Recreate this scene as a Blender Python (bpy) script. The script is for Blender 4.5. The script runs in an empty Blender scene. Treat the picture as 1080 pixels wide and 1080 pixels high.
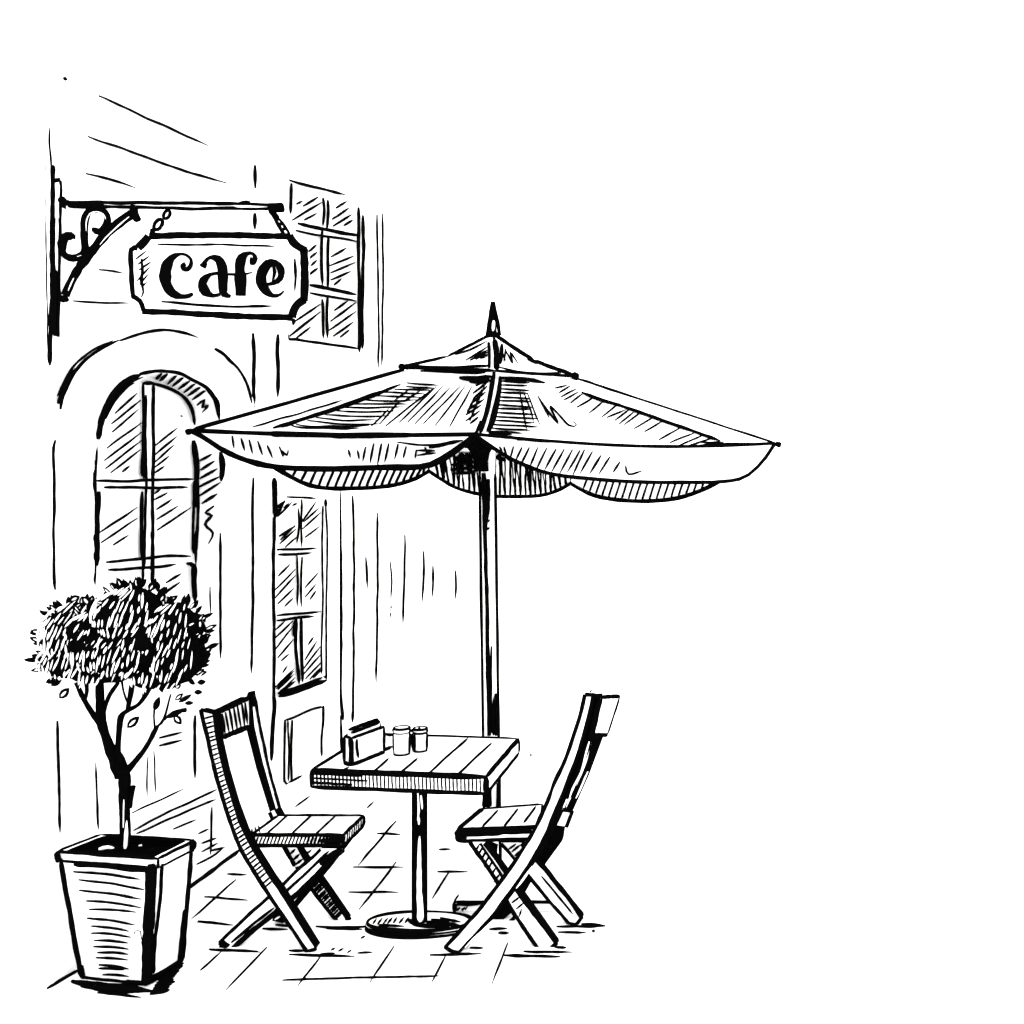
import bpy, math, random
from mathutils import Vector, noise
from mathutils.bvhtree import BVHTree

rnd = random.Random(7)
scene = bpy.context.scene
COL = scene.collection

# ------------------------------------------------------------------ camera (level one-point perspective)
F, CX, CY, EYE = 950.0, 720.0, 550.0, 1.82
cam = bpy.data.cameras.new("camera")
cam.sensor_width = 36.0
cam.lens = 36.0 * F / 1080.0
cam.shift_x = 0.5 - CX / 1080.0
cam.shift_y = 0.5 - (1080.0 - CY) / 1080.0
cam.clip_start, cam.clip_end = 0.05, 2000.0
camo = bpy.data.objects.new("camera", cam)
COL.objects.link(camo)
camo.location = (0, 0, EYE)
camo.rotation_euler = (math.radians(90), 0, 0)
scene.camera = camo

# ------------------------------------------------------------------ materials
def mat_basic(name, col, rough, spec, var=0.0):
    m = bpy.data.materials.new(name)
    m.use_nodes = True
    nt = m.node_tree
    b = nt.nodes["Principled BSDF"]
    b.inputs["Roughness"].default_value = rough
    b.inputs["Specular IOR Level"].default_value = spec
    tex = nt.nodes.new("ShaderNodeTexNoise")
    tex.inputs["Scale"].default_value = 40.0
    tex.inputs["Detail"].default_value = 4.0
    ramp = nt.nodes.new("ShaderNodeValToRGB")
    lo = [max(0.0, c * (1 - var)) for c in col]
    ramp.color_ramp.elements[0].color = (*lo, 1)
    ramp.color_ramp.elements[1].color = (*col, 1)
    nt.links.new(tex.outputs["Fac"], ramp.inputs["Fac"])
    nt.links.new(ramp.outputs["Color"], b.inputs["Base Color"])
    return m

PAPER_M = mat_basic("white_paper_plaster", (0.86, 0.86, 0.86), 0.95, 0.0, 0.03)
INK_M = mat_basic("black_ink", (0.0012, 0.0012, 0.0012), 1.0, 0.0, 0.5)  # hatch strokes in this ink also draw the shading on things
PAPER, INK = 0, 1

# ------------------------------------------------------------------ picture <-> world
ZOOM = {
    'z1': (30, 60, 4.909), 'z2': (230, 160, 4.909), 'z3': (30, 230, 4.909), 'z4': (130, 230, 4.909),
    'z5': (40, 380, 4.909), 'z6': (20, 560, 4.5), 'z7': (30, 760, 3.6), 'z8': (240, 480, 3.858),
    'a1': (190, 300, 3.2727), 'a2': (480, 300, 3.0), 'a3': (190, 710, 3.1769), 'a4': (320, 740, 4.1538),
    'a5': (450, 710, 3.178), 'a6': (380, 480, 3.177), 'a7': (180, 840, 2.25), 'a8': (140, 690, 4.5),
    'p': (0, 0, 1.0),
}

def pts(tag, s):
    ox, oy, k = ZOOM[tag]
    out = []
    for tok in s.split():
        v = [float(t) for t in tok.split(',')]
        out.append((ox + v[0] / k, oy + v[1] / k) + ((v[2] / k,) if len(v) > 2 else ()))
    return out

def atY(px, py, Y):
    return Vector(((px - CX) * Y / F, Y, EYE - (py - CY) * Y / F))

f_n = {}      # surface normals, so that pen lines lie on top of oblique surfaces instead of half inside
def pY(Y): return lambda px, py: atY(px, py, Y)
def pX(X):
    f = lambda px, py: atY(px, py, X * F / (px - CX))
    f_n[f] = Vector((1, 0, 0))
    return f
def pZ(z):
    f = lambda px, py: atY(px, py, (EYE - z) * F / (py - CY))
    f_n[f] = Vector((0, 0, 1))
    return f
ORG = Vector((0, 0, EYE))

def pPlane(a, n):
    n = Vector(n)
    a = Vector(a)
    def f(px, py):
        d = Vector(((px - CX) / F, 1.0, -(py - CY) / F))
        den = d.dot(n)
        return ORG + d * ((a - ORG).dot(n) / den)
    f_n[f] = n
    return f

def pTri(a, b, c):
    a, b, c = Vector(a), Vector(b), Vector(c)
    return pPlane(a, (b - a).cross(c - a).normalized())

WK = 1.34      # pen width

class MB:
    """collects white solid shapes and raised ink strokes for ONE mesh"""
    def __init__(s):
        s.v, s.f, s.m = [], [], []
        s.k = 1.0
    def add(s, verts, faces, m):
        o = len(s.v)
        s.v += [tuple(v) for v in verts]
        for i, f in enumerate(faces):
            s.f.append([o + k for k in f])
            s.m.append(m[i] if isinstance(m, (list, tuple)) else m)
    def surf(s):
        bvh = BVHTree.FromPolygons(s.v, [f for f in s.f])
        def f(px, py):
            d = Vector(((px - CX) / F, 1.0, -(py - CY) / F)).normalized()
            h = bvh.ray_cast(ORG, d)
            if h[0] is None:
                return None
            f_n[f] = h[1].copy()
            return h[0]
        f_n[f] = None
        return f
    def prism(s, poly, ext, front=PAPER, side=PAPER, back=None):
        n = len(poly)
        ext = Vector(ext)
        poly = [Vector(p) for p in poly]
        vs = poly + [p + ext for p in poly]
        fs = [list(range(n)), [n + i for i in reversed(range(n))]]
        ms = [front, side if back is None else back]
        for i in range(n):
            j = (i + 1) % n
            fs.append([i, i + n, j + n, j])
            ms.append(side)
        s.add(vs, fs, ms)
    def box(s, x0, x1, y0, y1, z0, z1, m=PAPER):
        s.prism([(x0, y0, z0), (x1, y0, z0), (x1, y0, z1), (x0, y0, z1)], (0, y1 - y0, 0), m, m)
    def hexa(s, a, b, m=PAPER):
        """two quads a (4 pts) and b (4 pts) joined"""
        vs = [Vector(p) for p in a] + [Vector(p) for p in b]
        fs = [[0, 1, 2, 3], [7, 6, 5, 4]] + [[i, i + 4, (i + 1) % 4 + 4, (i + 1) % 4] for i in range(4)]
        s.add(vs, fs, m)
    def lathe(s, base, axis_pts, seg=20, m=PAPER, sy=1.0):
        """axis_pts: list of (centre Vector, radius)"""
        vs, fs = [], []
        for c, r in axis_pts:
            for k in range(seg):
                a = 2 * math.pi * k / seg
                vs.append((c[0] + r * math.cos(a), c[1] + r * sy * math.sin(a), c[2]))
        for i in range(len(axis_pts) - 1):
            for k in range(seg):
                k2 = (k + 1) % seg
                fs.append([i * seg + k, i * seg + k2, (i + 1) * seg + k2, (i + 1) * seg + k])
        fs.append(list(range(seg))[::-1])
        fs.append([(len(axis_pts) - 1) * seg + k for k in range(seg)])
        s.add(vs, fs, m)
    def tube(s, P, R, m=INK, flat=None, sides=6):
        n = len(P)
        if n < 2:
            return
        vs, fs = [], []
        for i in range(n):
            t = (P[min(i + 1, n - 1)] - P[max(i - 1, 0)])
            if t.length < 1e-9:
                t = Vector((0, 0, 1))
            t.normalize()
            view = (P[i] - ORG).normalized() if flat is None else Vector(flat)
            sd = t.cross(view)
            if sd.length < 1e-4:
                sd = t.cross(Vector((0.3, 0.2, 1)))
            sd.normalize()
            up = sd.cross(t).normalized()
            for k in range(sides):
                a = 2 * math.pi * k / sides
                h = R[i] if flat is None else min(R[i], 0.004)
                vs.append(P[i] + sd * (R[i] * math.cos(a)) + up * (h * math.sin(a)))
        for i in range(n - 1):
            for k in range(sides):
                k2 = (k + 1) % sides
                fs.append([i * sides + k, i * sides + k2, (i + 1) * sides + k2, (i + 1) * sides + k])
        fs.append(list(range(sides))[::-1])
        fs.append([(n - 1) * sides + k for k in range(sides)])
        s.add(vs, fs, m)
    def strokep(s, surf, q, w, m=INK, taper=1.0, wob=0.35, flat=None, lift=0.0):
        """q: list of (px,py[,w]) ; w: pen width in picture units at this depth"""
        ws = [(p[2] if len(p) > 2 else w) for p in q]
        q = [(p[0], p[1]) for p in q]
        n = len(q)
        dense, dw = [], []
        for i in range(n - 1):
            p0, p1, p2, p3 = q[max(i - 1, 0)], q[i], q[i + 1], q[min(i + 2, n - 1)]
            L = math.hypot(p2[0] - p1[0], p2[1] - p1[1])
            k = max(2, int(L / 3.2))
            for j in range(k + (1 if i == n - 2 else 0)):
                t = j / k
                c = []
                for a in (0, 1):
                    c.append(0.5 * (2 * p1[a] + (p2[a] - p0[a]) * t + (2 * p0[a] - 5 * p1[a] + 4 * p2[a] - p3[a]) * t * t
                                    + (3 * p1[a] - p0[a] - 3 * p2[a] + p3[a]) * t ** 3))
                dense.append(c)
                dw.append(ws[i] * (1 - t) + ws[i + 1] * t)
        N = len(dense)
        acc, tot = [0.0], 0.0
        for i in range(1, N):
            tot += math.hypot(dense[i][0] - dense[i - 1][0], dense[i][1] - dense[i - 1][1])
            acc.append(tot)
        sx, sy = rnd.uniform(0, 99), rnd.uniform(0, 99)
        tl = min(14.0, tot * 0.3) * taper
        P, R = [], []
        def flush():
            nonlocal P, R
            if len(P) > 1:
                s.tube(P, R, m, flat)
            P, R = [], []
        for i, (x, y) in enumerate(dense):
            dx = noise.noise(Vector((acc[i] / 22.0, sx, 0))) * wob * 2
            dy = noise.noise(Vector((acc[i] / 22.0, sy, 5))) * wob * 2
            p = surf(x + dx, y + dy)
            if p is None:
                flush()
                continue
            k = 1.0
            if tl > 0:
                k = min(1.0, 0.6 + 0.4 * acc[i] / tl, 0.36 + 0.64 * (tot - acc[i]) / tl)
            k *= 1.0 + 0.22 * noise.noise(Vector((acc[i] / 9.0, sx, sy)))
            r = max(0.0006, dw[i] * 0.5 * WK * s.k * k * p.y / F)
            v = (ORG - p).normalized()
            nn = f_n.get(surf)
            if nn is not None and flat is None:
                p = p + v * (0.9 * r / max(0.2, abs(nn.dot(v))))
            if lift:
                p = p + v * lift
            P.append(p)
            R.append(r)
        flush()
    def S(s, surf, tag, w, *lines, **kw):
        for ln in lines:
            s.strokep(surf, pts(tag, ln), w, **kw)
    def H(s, surf, tag, w, data, **kw):
        for seg in data.split(';'):
            v = seg.split()
            if v:
                s.strokep(surf, pts(tag, seg), w, **kw)
    def E(s, a, b, w, m=INK, wob=0.002, taper=0.6):
        """ink along a real 3D edge"""
        a, b = Vector(a), Vector(b)
        n = max(4, int((b - a).length / 0.02))
        sd = rnd.uniform(0, 99)
        P, R = [], []
        for i in range(n + 1):
            t = i / n
            p = a.lerp(b, t)
            p = p + Vector((noise.noise(Vector((t * 6, sd, 0))), noise.noise(Vector((t * 6, sd, 9))), noise.noise(Vector((t * 6, sd, 17))))) * wob
            k = min(1, 0.55 + 3 * min(t, 1 - t) * (1.5 / max(taper, 0.01))) * (1 + 0.2 * noise.noise(Vector((t * 9, 3, sd))))
            P.append(p)
            R.append(max(0.0006, w * 0.5 * WK * s.k * k * p.y / F))
        s.tube(P, R, m)
    def between(s, surf, A, B, n, w, skew=0.0, t0=0.0, t1=1.0, jit=0.2, inset=0.0):
        """n pen ticks running from poly-line A to poly-line B (picture points)"""
        def at(L, t):
            t = min(max(t, 0), 1)
            d = [0]
            for i in range(1, len(L)):
                d.append(d[-1] + math.hypot(L[i][0] - L[i - 1][0], L[i][1] - L[i - 1][1]))
            x = t * d[-1]
            for i in range(1, len(L)):
                if x <= d[i] or i == len(L) - 1:
                    u = (x - d[i - 1]) / max(1e-6, d[i] - d[i - 1])
                    return (L[i - 1][0] + (L[i][0] - L[i - 1][0]) * u, L[i - 1][1] + (L[i][1] - L[i - 1][1]) * u)
        for i in range(n):
            t = t0 + (t1 - t0) * (i + 0.5 + rnd.uniform(-jit, jit)) / n
            a, b = at(A, t), at(B, t + skew)
            ia, ib = inset + rnd.uniform(0, 0.1), inset + rnd.uniform(0, 0.12)
            a2 = (a[0] + (b[0] - a[0]) * ia, a[1] + (b[1] - a[1]) * ia)
            b2 = (b[0] + (a[0] - b[0]) * ib, b[1] + (a[1] - b[1]) * ib)
            s.strokep(surf, [a2, b2], w, wob=0.2)
    def build(s, name, parent=None, smooth=False):
        me = bpy.data.meshes.new(name)
        o = parent
        off = Vector((0, 0, 0))
        while o is not None:
            off += o.location
            o = o.parent
        me.from_pydata([tuple(Vector(v) - off) for v in s.v], [], s.f)
        me.materials.append(PAPER_M)
        me.materials.append(INK_M)
        me.polygons.foreach_set("material_index", s.m)
        if smooth:
            me.polygons.foreach_set("use_smooth", [True] * len(me.polygons))
        me.update()
        ob = bpy.data.objects.new(name, me)
        COL.objects.link(ob)
        if parent is not None:
            ob.parent = parent
        return ob

def thing(name, label, cat, loc, group=None):
    o = bpy.data.objects.new(name, None)
    COL.objects.link(o)
    o.location = loc
    o.empty_display_size = 0.1
    o["label"], o["category"] = label, cat
    if group:
        o["group"] = group
    return o

def poly(surf, tag, s):
    return [surf(p[0], p[1]) for p in pts(tag, s)]

# ================================================================== GROUND
g = MB()
G = 400.0
g.add([(-G, -G, 0), (G, -G, 0), (G, G, 0), (-G, G, 0)], [[0, 1, 2, 3]], PAPER)
ob = g.build("ground")
ob["kind"] = "structure"

pv = MB()
pv.k = 0.95
pv.add([(-2.459, 3.0, 0.004), (0.2, 3.0, 0.004), (0.2, 7.5, 0.004), (-2.459, 7.5, 0.004)], [[0, 1, 2, 3]], PAPER)
GR = pZ(0.004)
# joints between the paving slabs
pv.H(GR, 'a7', 2.0, "80,238 183,246; 155,197 50,290; 65,295 148,305; 70,412 120,368; 90,362 212,369; 228,358 130,460; "
     "265,436 400,431 640,426; 355,380 302,450; 530,355 472,442; 652,378 620,440; 800,348 762,447; 792,378 925,380; "
     "490,88 545,90; 535,58 445,163; 433,168 552,167; 535,155 490,215 447,268; 422,227 540,227; 636,125 665,125; 633,178 705,178; "
     "660,180 620,242; 135,184 180,186")
pv.H(GR, 'a3', 2.0, "380,450 437,408; 627,450 648,430; 605,888 620,880")
pv.H(GR, 'z7', 3.0, "70,1018 130,980 195,945; 612,637 660,600 805,488", taper=0.5)
pv.H(GR, 'p', 2.6, "197,937 225,916 255,893", taper=0.3)
pv.H(GR, 'z7', 1.5, "640,765 770,775; 760,583 830,586; 690,868 880,880")
# cast shadows drawn as ink scribbles under the chairs and planter
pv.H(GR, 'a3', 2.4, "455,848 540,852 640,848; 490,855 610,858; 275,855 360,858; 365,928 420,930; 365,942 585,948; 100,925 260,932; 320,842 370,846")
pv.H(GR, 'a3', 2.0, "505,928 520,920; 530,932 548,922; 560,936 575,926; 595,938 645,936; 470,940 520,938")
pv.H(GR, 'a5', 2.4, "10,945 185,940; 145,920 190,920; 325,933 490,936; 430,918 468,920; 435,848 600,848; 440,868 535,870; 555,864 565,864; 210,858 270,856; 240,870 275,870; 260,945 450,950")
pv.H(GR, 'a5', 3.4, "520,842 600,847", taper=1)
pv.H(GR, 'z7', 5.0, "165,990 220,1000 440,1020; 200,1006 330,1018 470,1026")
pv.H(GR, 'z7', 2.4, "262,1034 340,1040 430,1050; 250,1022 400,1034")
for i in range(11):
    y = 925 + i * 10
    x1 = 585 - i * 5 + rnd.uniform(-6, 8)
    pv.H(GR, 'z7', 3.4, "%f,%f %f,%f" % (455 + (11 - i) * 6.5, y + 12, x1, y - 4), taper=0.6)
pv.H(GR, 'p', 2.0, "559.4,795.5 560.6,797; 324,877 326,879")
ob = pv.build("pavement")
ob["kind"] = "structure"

# ================================================================== BUILDING
XW = -2.46
WALL = pX(XW)
bld = thing("cafe_building", "white plaster cafe building with an arched window, a glazed door and a bay window", "building", (XW, 6.0, 0))
H_TOP, Y0, Y1, XB = 4.9, 3.518, 10.4, -7.0
# arched opening traced on the wall plane (left jamb up, over the arch, right jamb down)
arch_px = pts('p', "100,640 100,520 101,490 103.5,458 110,436 120,418 132,404 146,395.5 160,392 176,392.5 192,398 206,405 218,414 226,427 231,446 233,475 233,520 233,640")
arch = [WALL(x, y) for x, y in arch_px]
zb = 0.47
YL, YR = arch[0].y, arch[-1].y
arch[0] = Vector((XW, YL, zb)); arch[1].y = YL
arch[-1] = Vector((XW, YR, zb)); arch[-2].y = YR; arch[-3].y = YR
for i in range(2, len(arch)):
    arch[i].y = max(arch[i].y, arch[i - 1].y + 1e-4)
w = MB()
def q(y0, y1, z0, z1):
    w.add([(XW, y0, z0), (XW, y1, z0), (XW, y1, z1), (XW, y0, z1)], [[0, 1, 2, 3]], PAPER)
q(Y0, YL, 0, H_TOP); q(arch[-1].y, Y1, 0, H_TOP); q(YL, arch[-1].y, 0, zb)
for a, b in zip(arch[:-1], arch[1:]):
    if b.y - a.y > 1e-5 and a is not arch[0]:
        w.add([a, b, (XW, b.y, H_TOP), (XW, a.y, H_TOP)], [[0, 1, 2, 3]], PAPER)
# ends, back and roof slab of the body
w.add([(XB, Y0, 0), (XW, Y0, 0), (XW, Y0, H_TOP), (XB, Y0, H_TOP)], [[0, 1, 2, 3]], PAPER)
w.add([(XB, Y1, 0), (XW, Y1, 0), (XW, Y1, H_TOP), (XB, Y1, H_TOP)], [[3, 2, 1, 0]], PAPER)
w.add([(XB, Y0, 0), (XB, Y1, 0), (XB, Y1, H_TOP), (XB, Y0, H_TOP)], [[0, 1, 2, 3]], PAPER)
w.add([(XB, Y0, H_TOP), (XW, Y0, H_TOP), (XW, Y1, H_TOP), (XB, Y1, H_TOP)], [[0, 1, 2, 3]], PAPER)
# reveal of the arched opening
XG = XW - 0.137
for a, b in zip(arch[:-1], arch[1:]):
    w.add([a, b, (XG - 0.02, b.y, b.z), (XG - 0.02, a.y, a.z)], [[0, 1, 2, 3]], PAPER)
w.add([arch[-1], arch[0], (XG - 0.02, arch[0].y, zb), (XG - 0.02, arch[-1].y, zb)], [[0, 1, 2, 3]], PAPER)
# pen lines on the plaster
w.H(WALL, 'z1', 2.2, "365,202 400,215 600,310 800,400 930,460; 310,413 380,438 600,515 780,580 1030,655; 300,605 430,635 555,678", taper=1.4)
w.H(WALL, 'z3', 1.8, "365,268 430,272 495,287; 230,427 330,435 520,442")
w.H(WALL, 'p', 2.6, "68,82 69.5,84", taper=0)
w.H(WALL, 'z2', 3.2, "190,72 192,190; 190,320 192,400", taper=1.5)
w.H(WALL, 'z4', 3.0, "672,597 678,700 675,800 677,980; 802,602 798,700 803,800 800,925", taper=0.7)
w.H(WALL, 'z2', 1.8, "824,325 828,600 832,850 830,1120; 850,320 855,600 852,850 848,1110", taper=0.7)
w.H(WALL, 'z5', 2.2, "90,415 80,480 85,680 82,900 85,1160 92,1180", taper=0.6)
w.H(WALL, 'z7', 2.0, "110,0 115,200 120,425; 253,160 260,300 265,412", taper=0.6)
w.H(WALL, 'z8', 2.2, "105,90 102,300 103,600 98,888", taper=0.8)
w.H(WALL, 'z6', 2.2, "955,10 957,300 955,605", taper=0.8)
w.H(WALL, 'z6', 1.4, "907,265 908,395", taper=1)
w.H(WALL, 'z8', 2.6, "455,140 460,400 462,700 460,960 470,1080", taper=0.3)
w.H(WALL, 'z8', 2.0, "508,165 512,245 515,500 513,800 510,1080", taper=0.3)
w.H(WALL, 'p', 2.2, "359.5,755 360,795; 372,750 372,762")
w.H(WALL, 'z8', 2.0, "609,232 611,500 608,760 604,928; 722,325 720,500 714,690; 797,390 799,480 792,600; 835,450 836,520 832,585; 928,468 930,530 927,585; 563,415 570,540", taper=0.9)
w.H(WALL, 'z8', 1.5, "662,432 668,520 665,600; 664,612 666,625; 664,640 665,662", taper=0.9)
w.H(WALL, 'a8', 2.4, "297,290 293,450 295,590", taper=0.5)
w.H(WALL, 'z7', 1.8, "395,350 480,310 590,260", taper=0.8)
# hatching in the reveal
REV = w.surf()
w.H(REV, 'z5', 2.3, "640,70 605,105; 670,72 630,110; 720,75 670,125; 750,92 695,135; 785,108 725,152; 815,118 755,168; 840,140 775,185; 875,150 800,205; 825,232 862,205 850,245 882,235 850,270", wob=0.2)
w.H(REV, 'z5', 2.3, "838,520 900,485; 842,568 915,520; 838,612 930,560; 835,655 945,600; 838,700 945,632; 848,742 930,690; 912,755 868,790 900,805 865,850 905,895 882,950", wob=0.2)
w.H(WALL, 'z5', 4.4, "945,475 955,540 950,625", taper=0.6)
wallo = w.build("wall", bld)
# heavy outline of the opening and stone ring round it
mo = MB()
mo.k = 0.85
ring_out = pts('z3', "160,990 170,900 250,755 340,685 440,635 560,605 690,580 790,590 870,615 965,675 1060,760 1130,880 1165,960")
ro = [WALL(x, y) for x, y in ring_out]
ri = [a.copy() for a in arch[2:-1]]
ring = [Vector((XW + 0.001, p.y, p.z)) for p in ro] + [Vector((XW + 0.001, p.y, p.z)) for p in reversed(ri)]
mo.prism(ring, (0.008, 0, 0))
M1 = pX(XW + 0.009)
mo.S(M1, 'z3', 3.0, "165,990 180,920 215,840 260,770 340,700 430,650 475,632", "475,632 560,605 690,578 800,592 878,618", "965,678 1010,705 1060,760", taper=0.8)
mo.S(M1, 'z3', 2.2, "150,920 200,820 250,750 340,680 440,632", taper=0.8)
mo.S(M1, 'z3', 5.0, "155,960 200,850 245,780", taper=1)
mo.S(M1, 'z4', 2.6, "478,675 520,700 570,752 610,800 645,870 668,960", taper=0.6)
mo.S(M1, 'z5', 5.0, "312,410 330,310 355,235 400,160 460,105 530,75", taper=0.4)
mo.S(M1, 'z5', 2.4, "338,325 372,240 428,165 490,112 545,88", "330,330 362,245 418,168 470,120 520,95", "350,300 395,215 450,150 500,118", taper=1)
mo.S(M1, 'z5', 3.6, "530,72 625,55 730,65 800,100 880,145 920,210 940,305", taper=0.3)
mo.S(M1, 'z5', 4.2, "870,140 925,215 938,290", taper=1)
mo.build("arch_moulding", bld)

# arched window: glazing, muntins
GL = pX(XG)
aw = MB()
gl = [Vector((XG, a.y, a.z)) for a in arch]
aw.prism(gl, (-0.02, 0, 0))
aw.H(GL, 'z5', 1.8, "400,275 515,170; 382,328 535,205; 385,372 520,255; 357,455 540,320; 345,518 540,370; 350,560 540,412; 378,583 530,462; 438,578 478,545", wob=0.25)
aw.H(GL, 'z5', 1.8, "610,440 722,350; 605,490 722,392; 608,525 705,438; 605,555 680,495; 605,582 655,548; 740,285 748,292", wob=0.25)
aw.H(GL, 'z5', 1.9, "315,895 515,762; 328,943 515,818; 388,958 470,905; 605,690 635,665; 603,722 672,685; 615,772 697,718; 615,825 725,755; 618,880 792,762", wob=0.25)
aw.H(GL, 'z6', 2.2, "700,245 770,203; 695,315 700,290 765,243; 668,982 775,955; 668,1020 775,992", wob=0.25)
awo = aw.build("arched_window", bld)
fr = MB()
fr.k = 0.85
XF = XG + 0.012
FR = pX(XF)
def bar(mb, surf, tag, s, t):
    p = poly(surf, tag, s)
    mb.prism(p, t)
bar(fr, FR, 'z5', "540,120 600,125 600,660 595,1400 545,1400 555,660", (-0.011, 0, 0))
fr.H(FR, 'z5', 2.8, "545,118 548,300 540,600", taper=0.2)
fr.H(FR, 'z5', 2.6, "560,180 556,400 560,640 548,1080", taper=0.4)
fr.H(FR, 'z5', 3.0, "598,125 597,300 600,500 593,700 595,1000", taper=0.3)
fr.H(FR, 'z5', 3.2, "540,680 535,850 540,1030; 592,950 590,1090; 545,380 548,612", taper=0.4)
fr.H(FR, 'z6', 2.6, "585,0 590,240; 630,0 638,120 635,250; 640,60 628,250", taper=0.4)
fr.H(FR, 'z5', 4.0, "545,120 600,118", taper=0.3)
fr.H(FR, 'z5', 3.2, "600,120 690,150 755,190 795,250 812,335", taper=0.3)
fr.H(FR, 'z5', 5.2, "805,415 820,520 820,640 815,760", taper=0.4)
fr.H(FR, 'z5', 2.6, "808,700 803,900 805,1000; 830,640 828,800 820,995", taper=0.3)
fr.H(FR, 'z6', 5.0, "800,155 830,165 832,240 835,335", taper=0.5)
fr.H(FR, 'z6', 2.6, "840,0 838,160", taper=0.5)
fr.H(FR, 'a8', 1.5, "72,485 68,580 70,675; 100,460 105,560 110,658", taper=0.6)
fra = fr.build("window_frame", awo)
tr = MB()
bar(tr, pX(XF + 0.003), 'z5', "300,622 810,618 775,658 345,658", (-0.013, 0, 0))
bar(tr, pX(XF + 0.003), 'z6', "415,147 815,120 740,160 425,186", (-0.013, 0, 0))
T1 = pX(XF + 0.003)
tr.H(T1, 'z5', 2.5, "305,624 430,626 600,620 808,615; 345,658 450,658 600,660 775,657", taper=0.5)
tr.H(T1, 'z6', 2.5, "415,148 600,130 720,118 815,120; 425,185 560,178 680,168 745,158", taper=0.5)
tr.build("transom", awo)
lj = MB(); lj.k = 0.8   # left jamb line of the opening, standing on the wall face
lj.prism([Vector((XW + 0.001, YL - 0.012, zb)), Vector((XW + 0.001, YL, zb)), Vector((XW + 0.001, YL, 2.1)), Vector((XW + 0.001, YL - 0.012, 2.1))], (0.004, 0, 0))
lj.H(WALL, 'z5', 3.6, "302,438 295,620 300,800 298,1000 302,1070", taper=0.5)
lj.H(WALL, 'z5', 4.4, "315,680 308,850 308,1065", taper=0.5)
lj.H(WALL, 'z6', 2.6, "358,0 362,150 360,272", taper=0.4)
lj.build("jamb", awo)

# stone plinth below the arched window
pl = MB()
XP = XW + 0.014
PL = pX(XP)
pl.prism([Vector((XP, 3.76, 0.002)), Vector((XP, 5.55, 0.002)), Vector((XP, 5.55, 0.425)), Vector((XP, 3.76, 0.44))], (-0.0135, 0, 0))
pl.H(PL, 'z7', 2.0, "398,417 500,362 600,315 715,262; 412,428 500,390 640,328 710,300", taper=0.5)
pl.H(PL, 'z7', 1.8, "550,413 590,395 638,376; 645,430 685,413; 658,466 715,445; 658,498 720,465; 690,495 745,482; 640,545 700,515 742,482; 697,328 695,400 693,510", taper=0.7)
pl.build("plinth", bld)

# glazed door
dr = MB()
XD = XW + 0.016
DD = pX(XD)
dpoly = [Vector((XD, DD(290, 600).y, 0.12)), Vector((XD, DD(358, 600).y, 0.12)), Vector((XD, DD(358, 600).y, 2.12)), Vector((XD, DD(290, 600).y, 2.12))]
dr.prism(dpoly, (-0.0155, 0, 0))
dr.H(DD, 'z8', 4.2, "190,95 192,160 195,255", taper=0.3)
dr.H(DD, 'z8', 2.6, "190,250 187,500 190,800 187,1080", taper=0.1)
dr.H(DD, 'a8', 3.2, "668,190 672,250 662,400 660,505", taper=0.6)
dro = dr.build("door", bld)
dg = MB()
dg.k = 0.9
XDG = XD + 0.001
DG = pX(XDG)
bar(dg, DG, 'z8', "196,175 400,180 400,915 210,985 192,960", (0.004, 0, 0))
DG = pX(XDG + 0.004)
dg.H(DG, 'z8', 1.9, "205,225 235,185; 205,250 262,190; 230,215 250,195; 265,205 285,195; 215,345 275,285; 212,360 280,300; 235,375 280,335; 300,275 360,190; 310,272 372,215; 305,300 378,235; 315,335 375,290", wob=0.25)
dg.H(DG, 'z8', 2.6, "200,250 232,185; 200,215 225,190; 210,330 275,290")
dg.H(DG, 'z8', 1.9, "207,492 255,443; 195,548 275,465; 195,580 275,490; 205,605 272,540; 232,615 268,580; 315,540 370,478; 315,578 360,525; 335,588 360,550", wob=0.25)
dg.H(DG, 'z8', 1.9, "195,712 235,675; 195,745 265,675; 195,790 268,695; 205,825 268,750; 218,838 250,810; 225,885 245,855; 195,945 270,870; 205,955 272,890; 225,955 275,905; 328,772 350,740; 315,835 365,755; 310,870 378,780; 308,895 380,810; 318,910 385,840; 335,912 380,865", wob=0.25)
dg.H(DG, 'z8', 2.6, "200,950 270,880; 215,960 275,920; 350,905 385,870")
dgo = dg.build("window", dro)
dm = MB()
dm.k = 0.85
XDM = XDG + 0.012
DM = pX(XDM)
bar(dm, DM, 'z8', "283,178 302,178 302,640 308,925 285,935 275,660 283,600", (-0.0075, 0, 0))
bar(dm, pX(XDM + 0.002), 'z8', "205,383 365,378 340,398 205,404", (-0.0077, 0, 0))
bar(dm, pX(XDM + 0.002), 'z8', "202,653 380,636 350,657 202,674", (-0.0077, 0, 0))
bar(dm, DM, 'z8', "384,185 402,185 405,915 384,900", (-0.0075, 0, 0))
bar(dm, DM, 'z8', "210,965 400,895 405,915 212,985", (-0.0075, 0, 0))
dm.H(DM, 'z8', 2.2, "243,170 300,172 362,175; 288,215 290,300 284,360; 302,180 300,280 303,375; 283,405 285,500 284,615; 304,415 300,500 300,618; 205,384 206,384", taper=0.5)
dm.H(pX(XDM + 0.002), 'z8', 2.6, "205,384 290,383 365,378; 208,404 290,403 342,397; 202,654 290,645 380,636; 202,674 290,662 352,657", taper=0.5)
dm.H(DM, 'z8', 3.2, "275,672 270,740; 278,665 278,780 292,930; 300,665 300,760 306,925; 398,180 400,215", taper=0.3)
dm.H(DM, 'z8', 2.0, "388,205 385,400 388,600 382,800 383,890; 400,205 406,350 402,650 402,915", taper=0.2)
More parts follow.
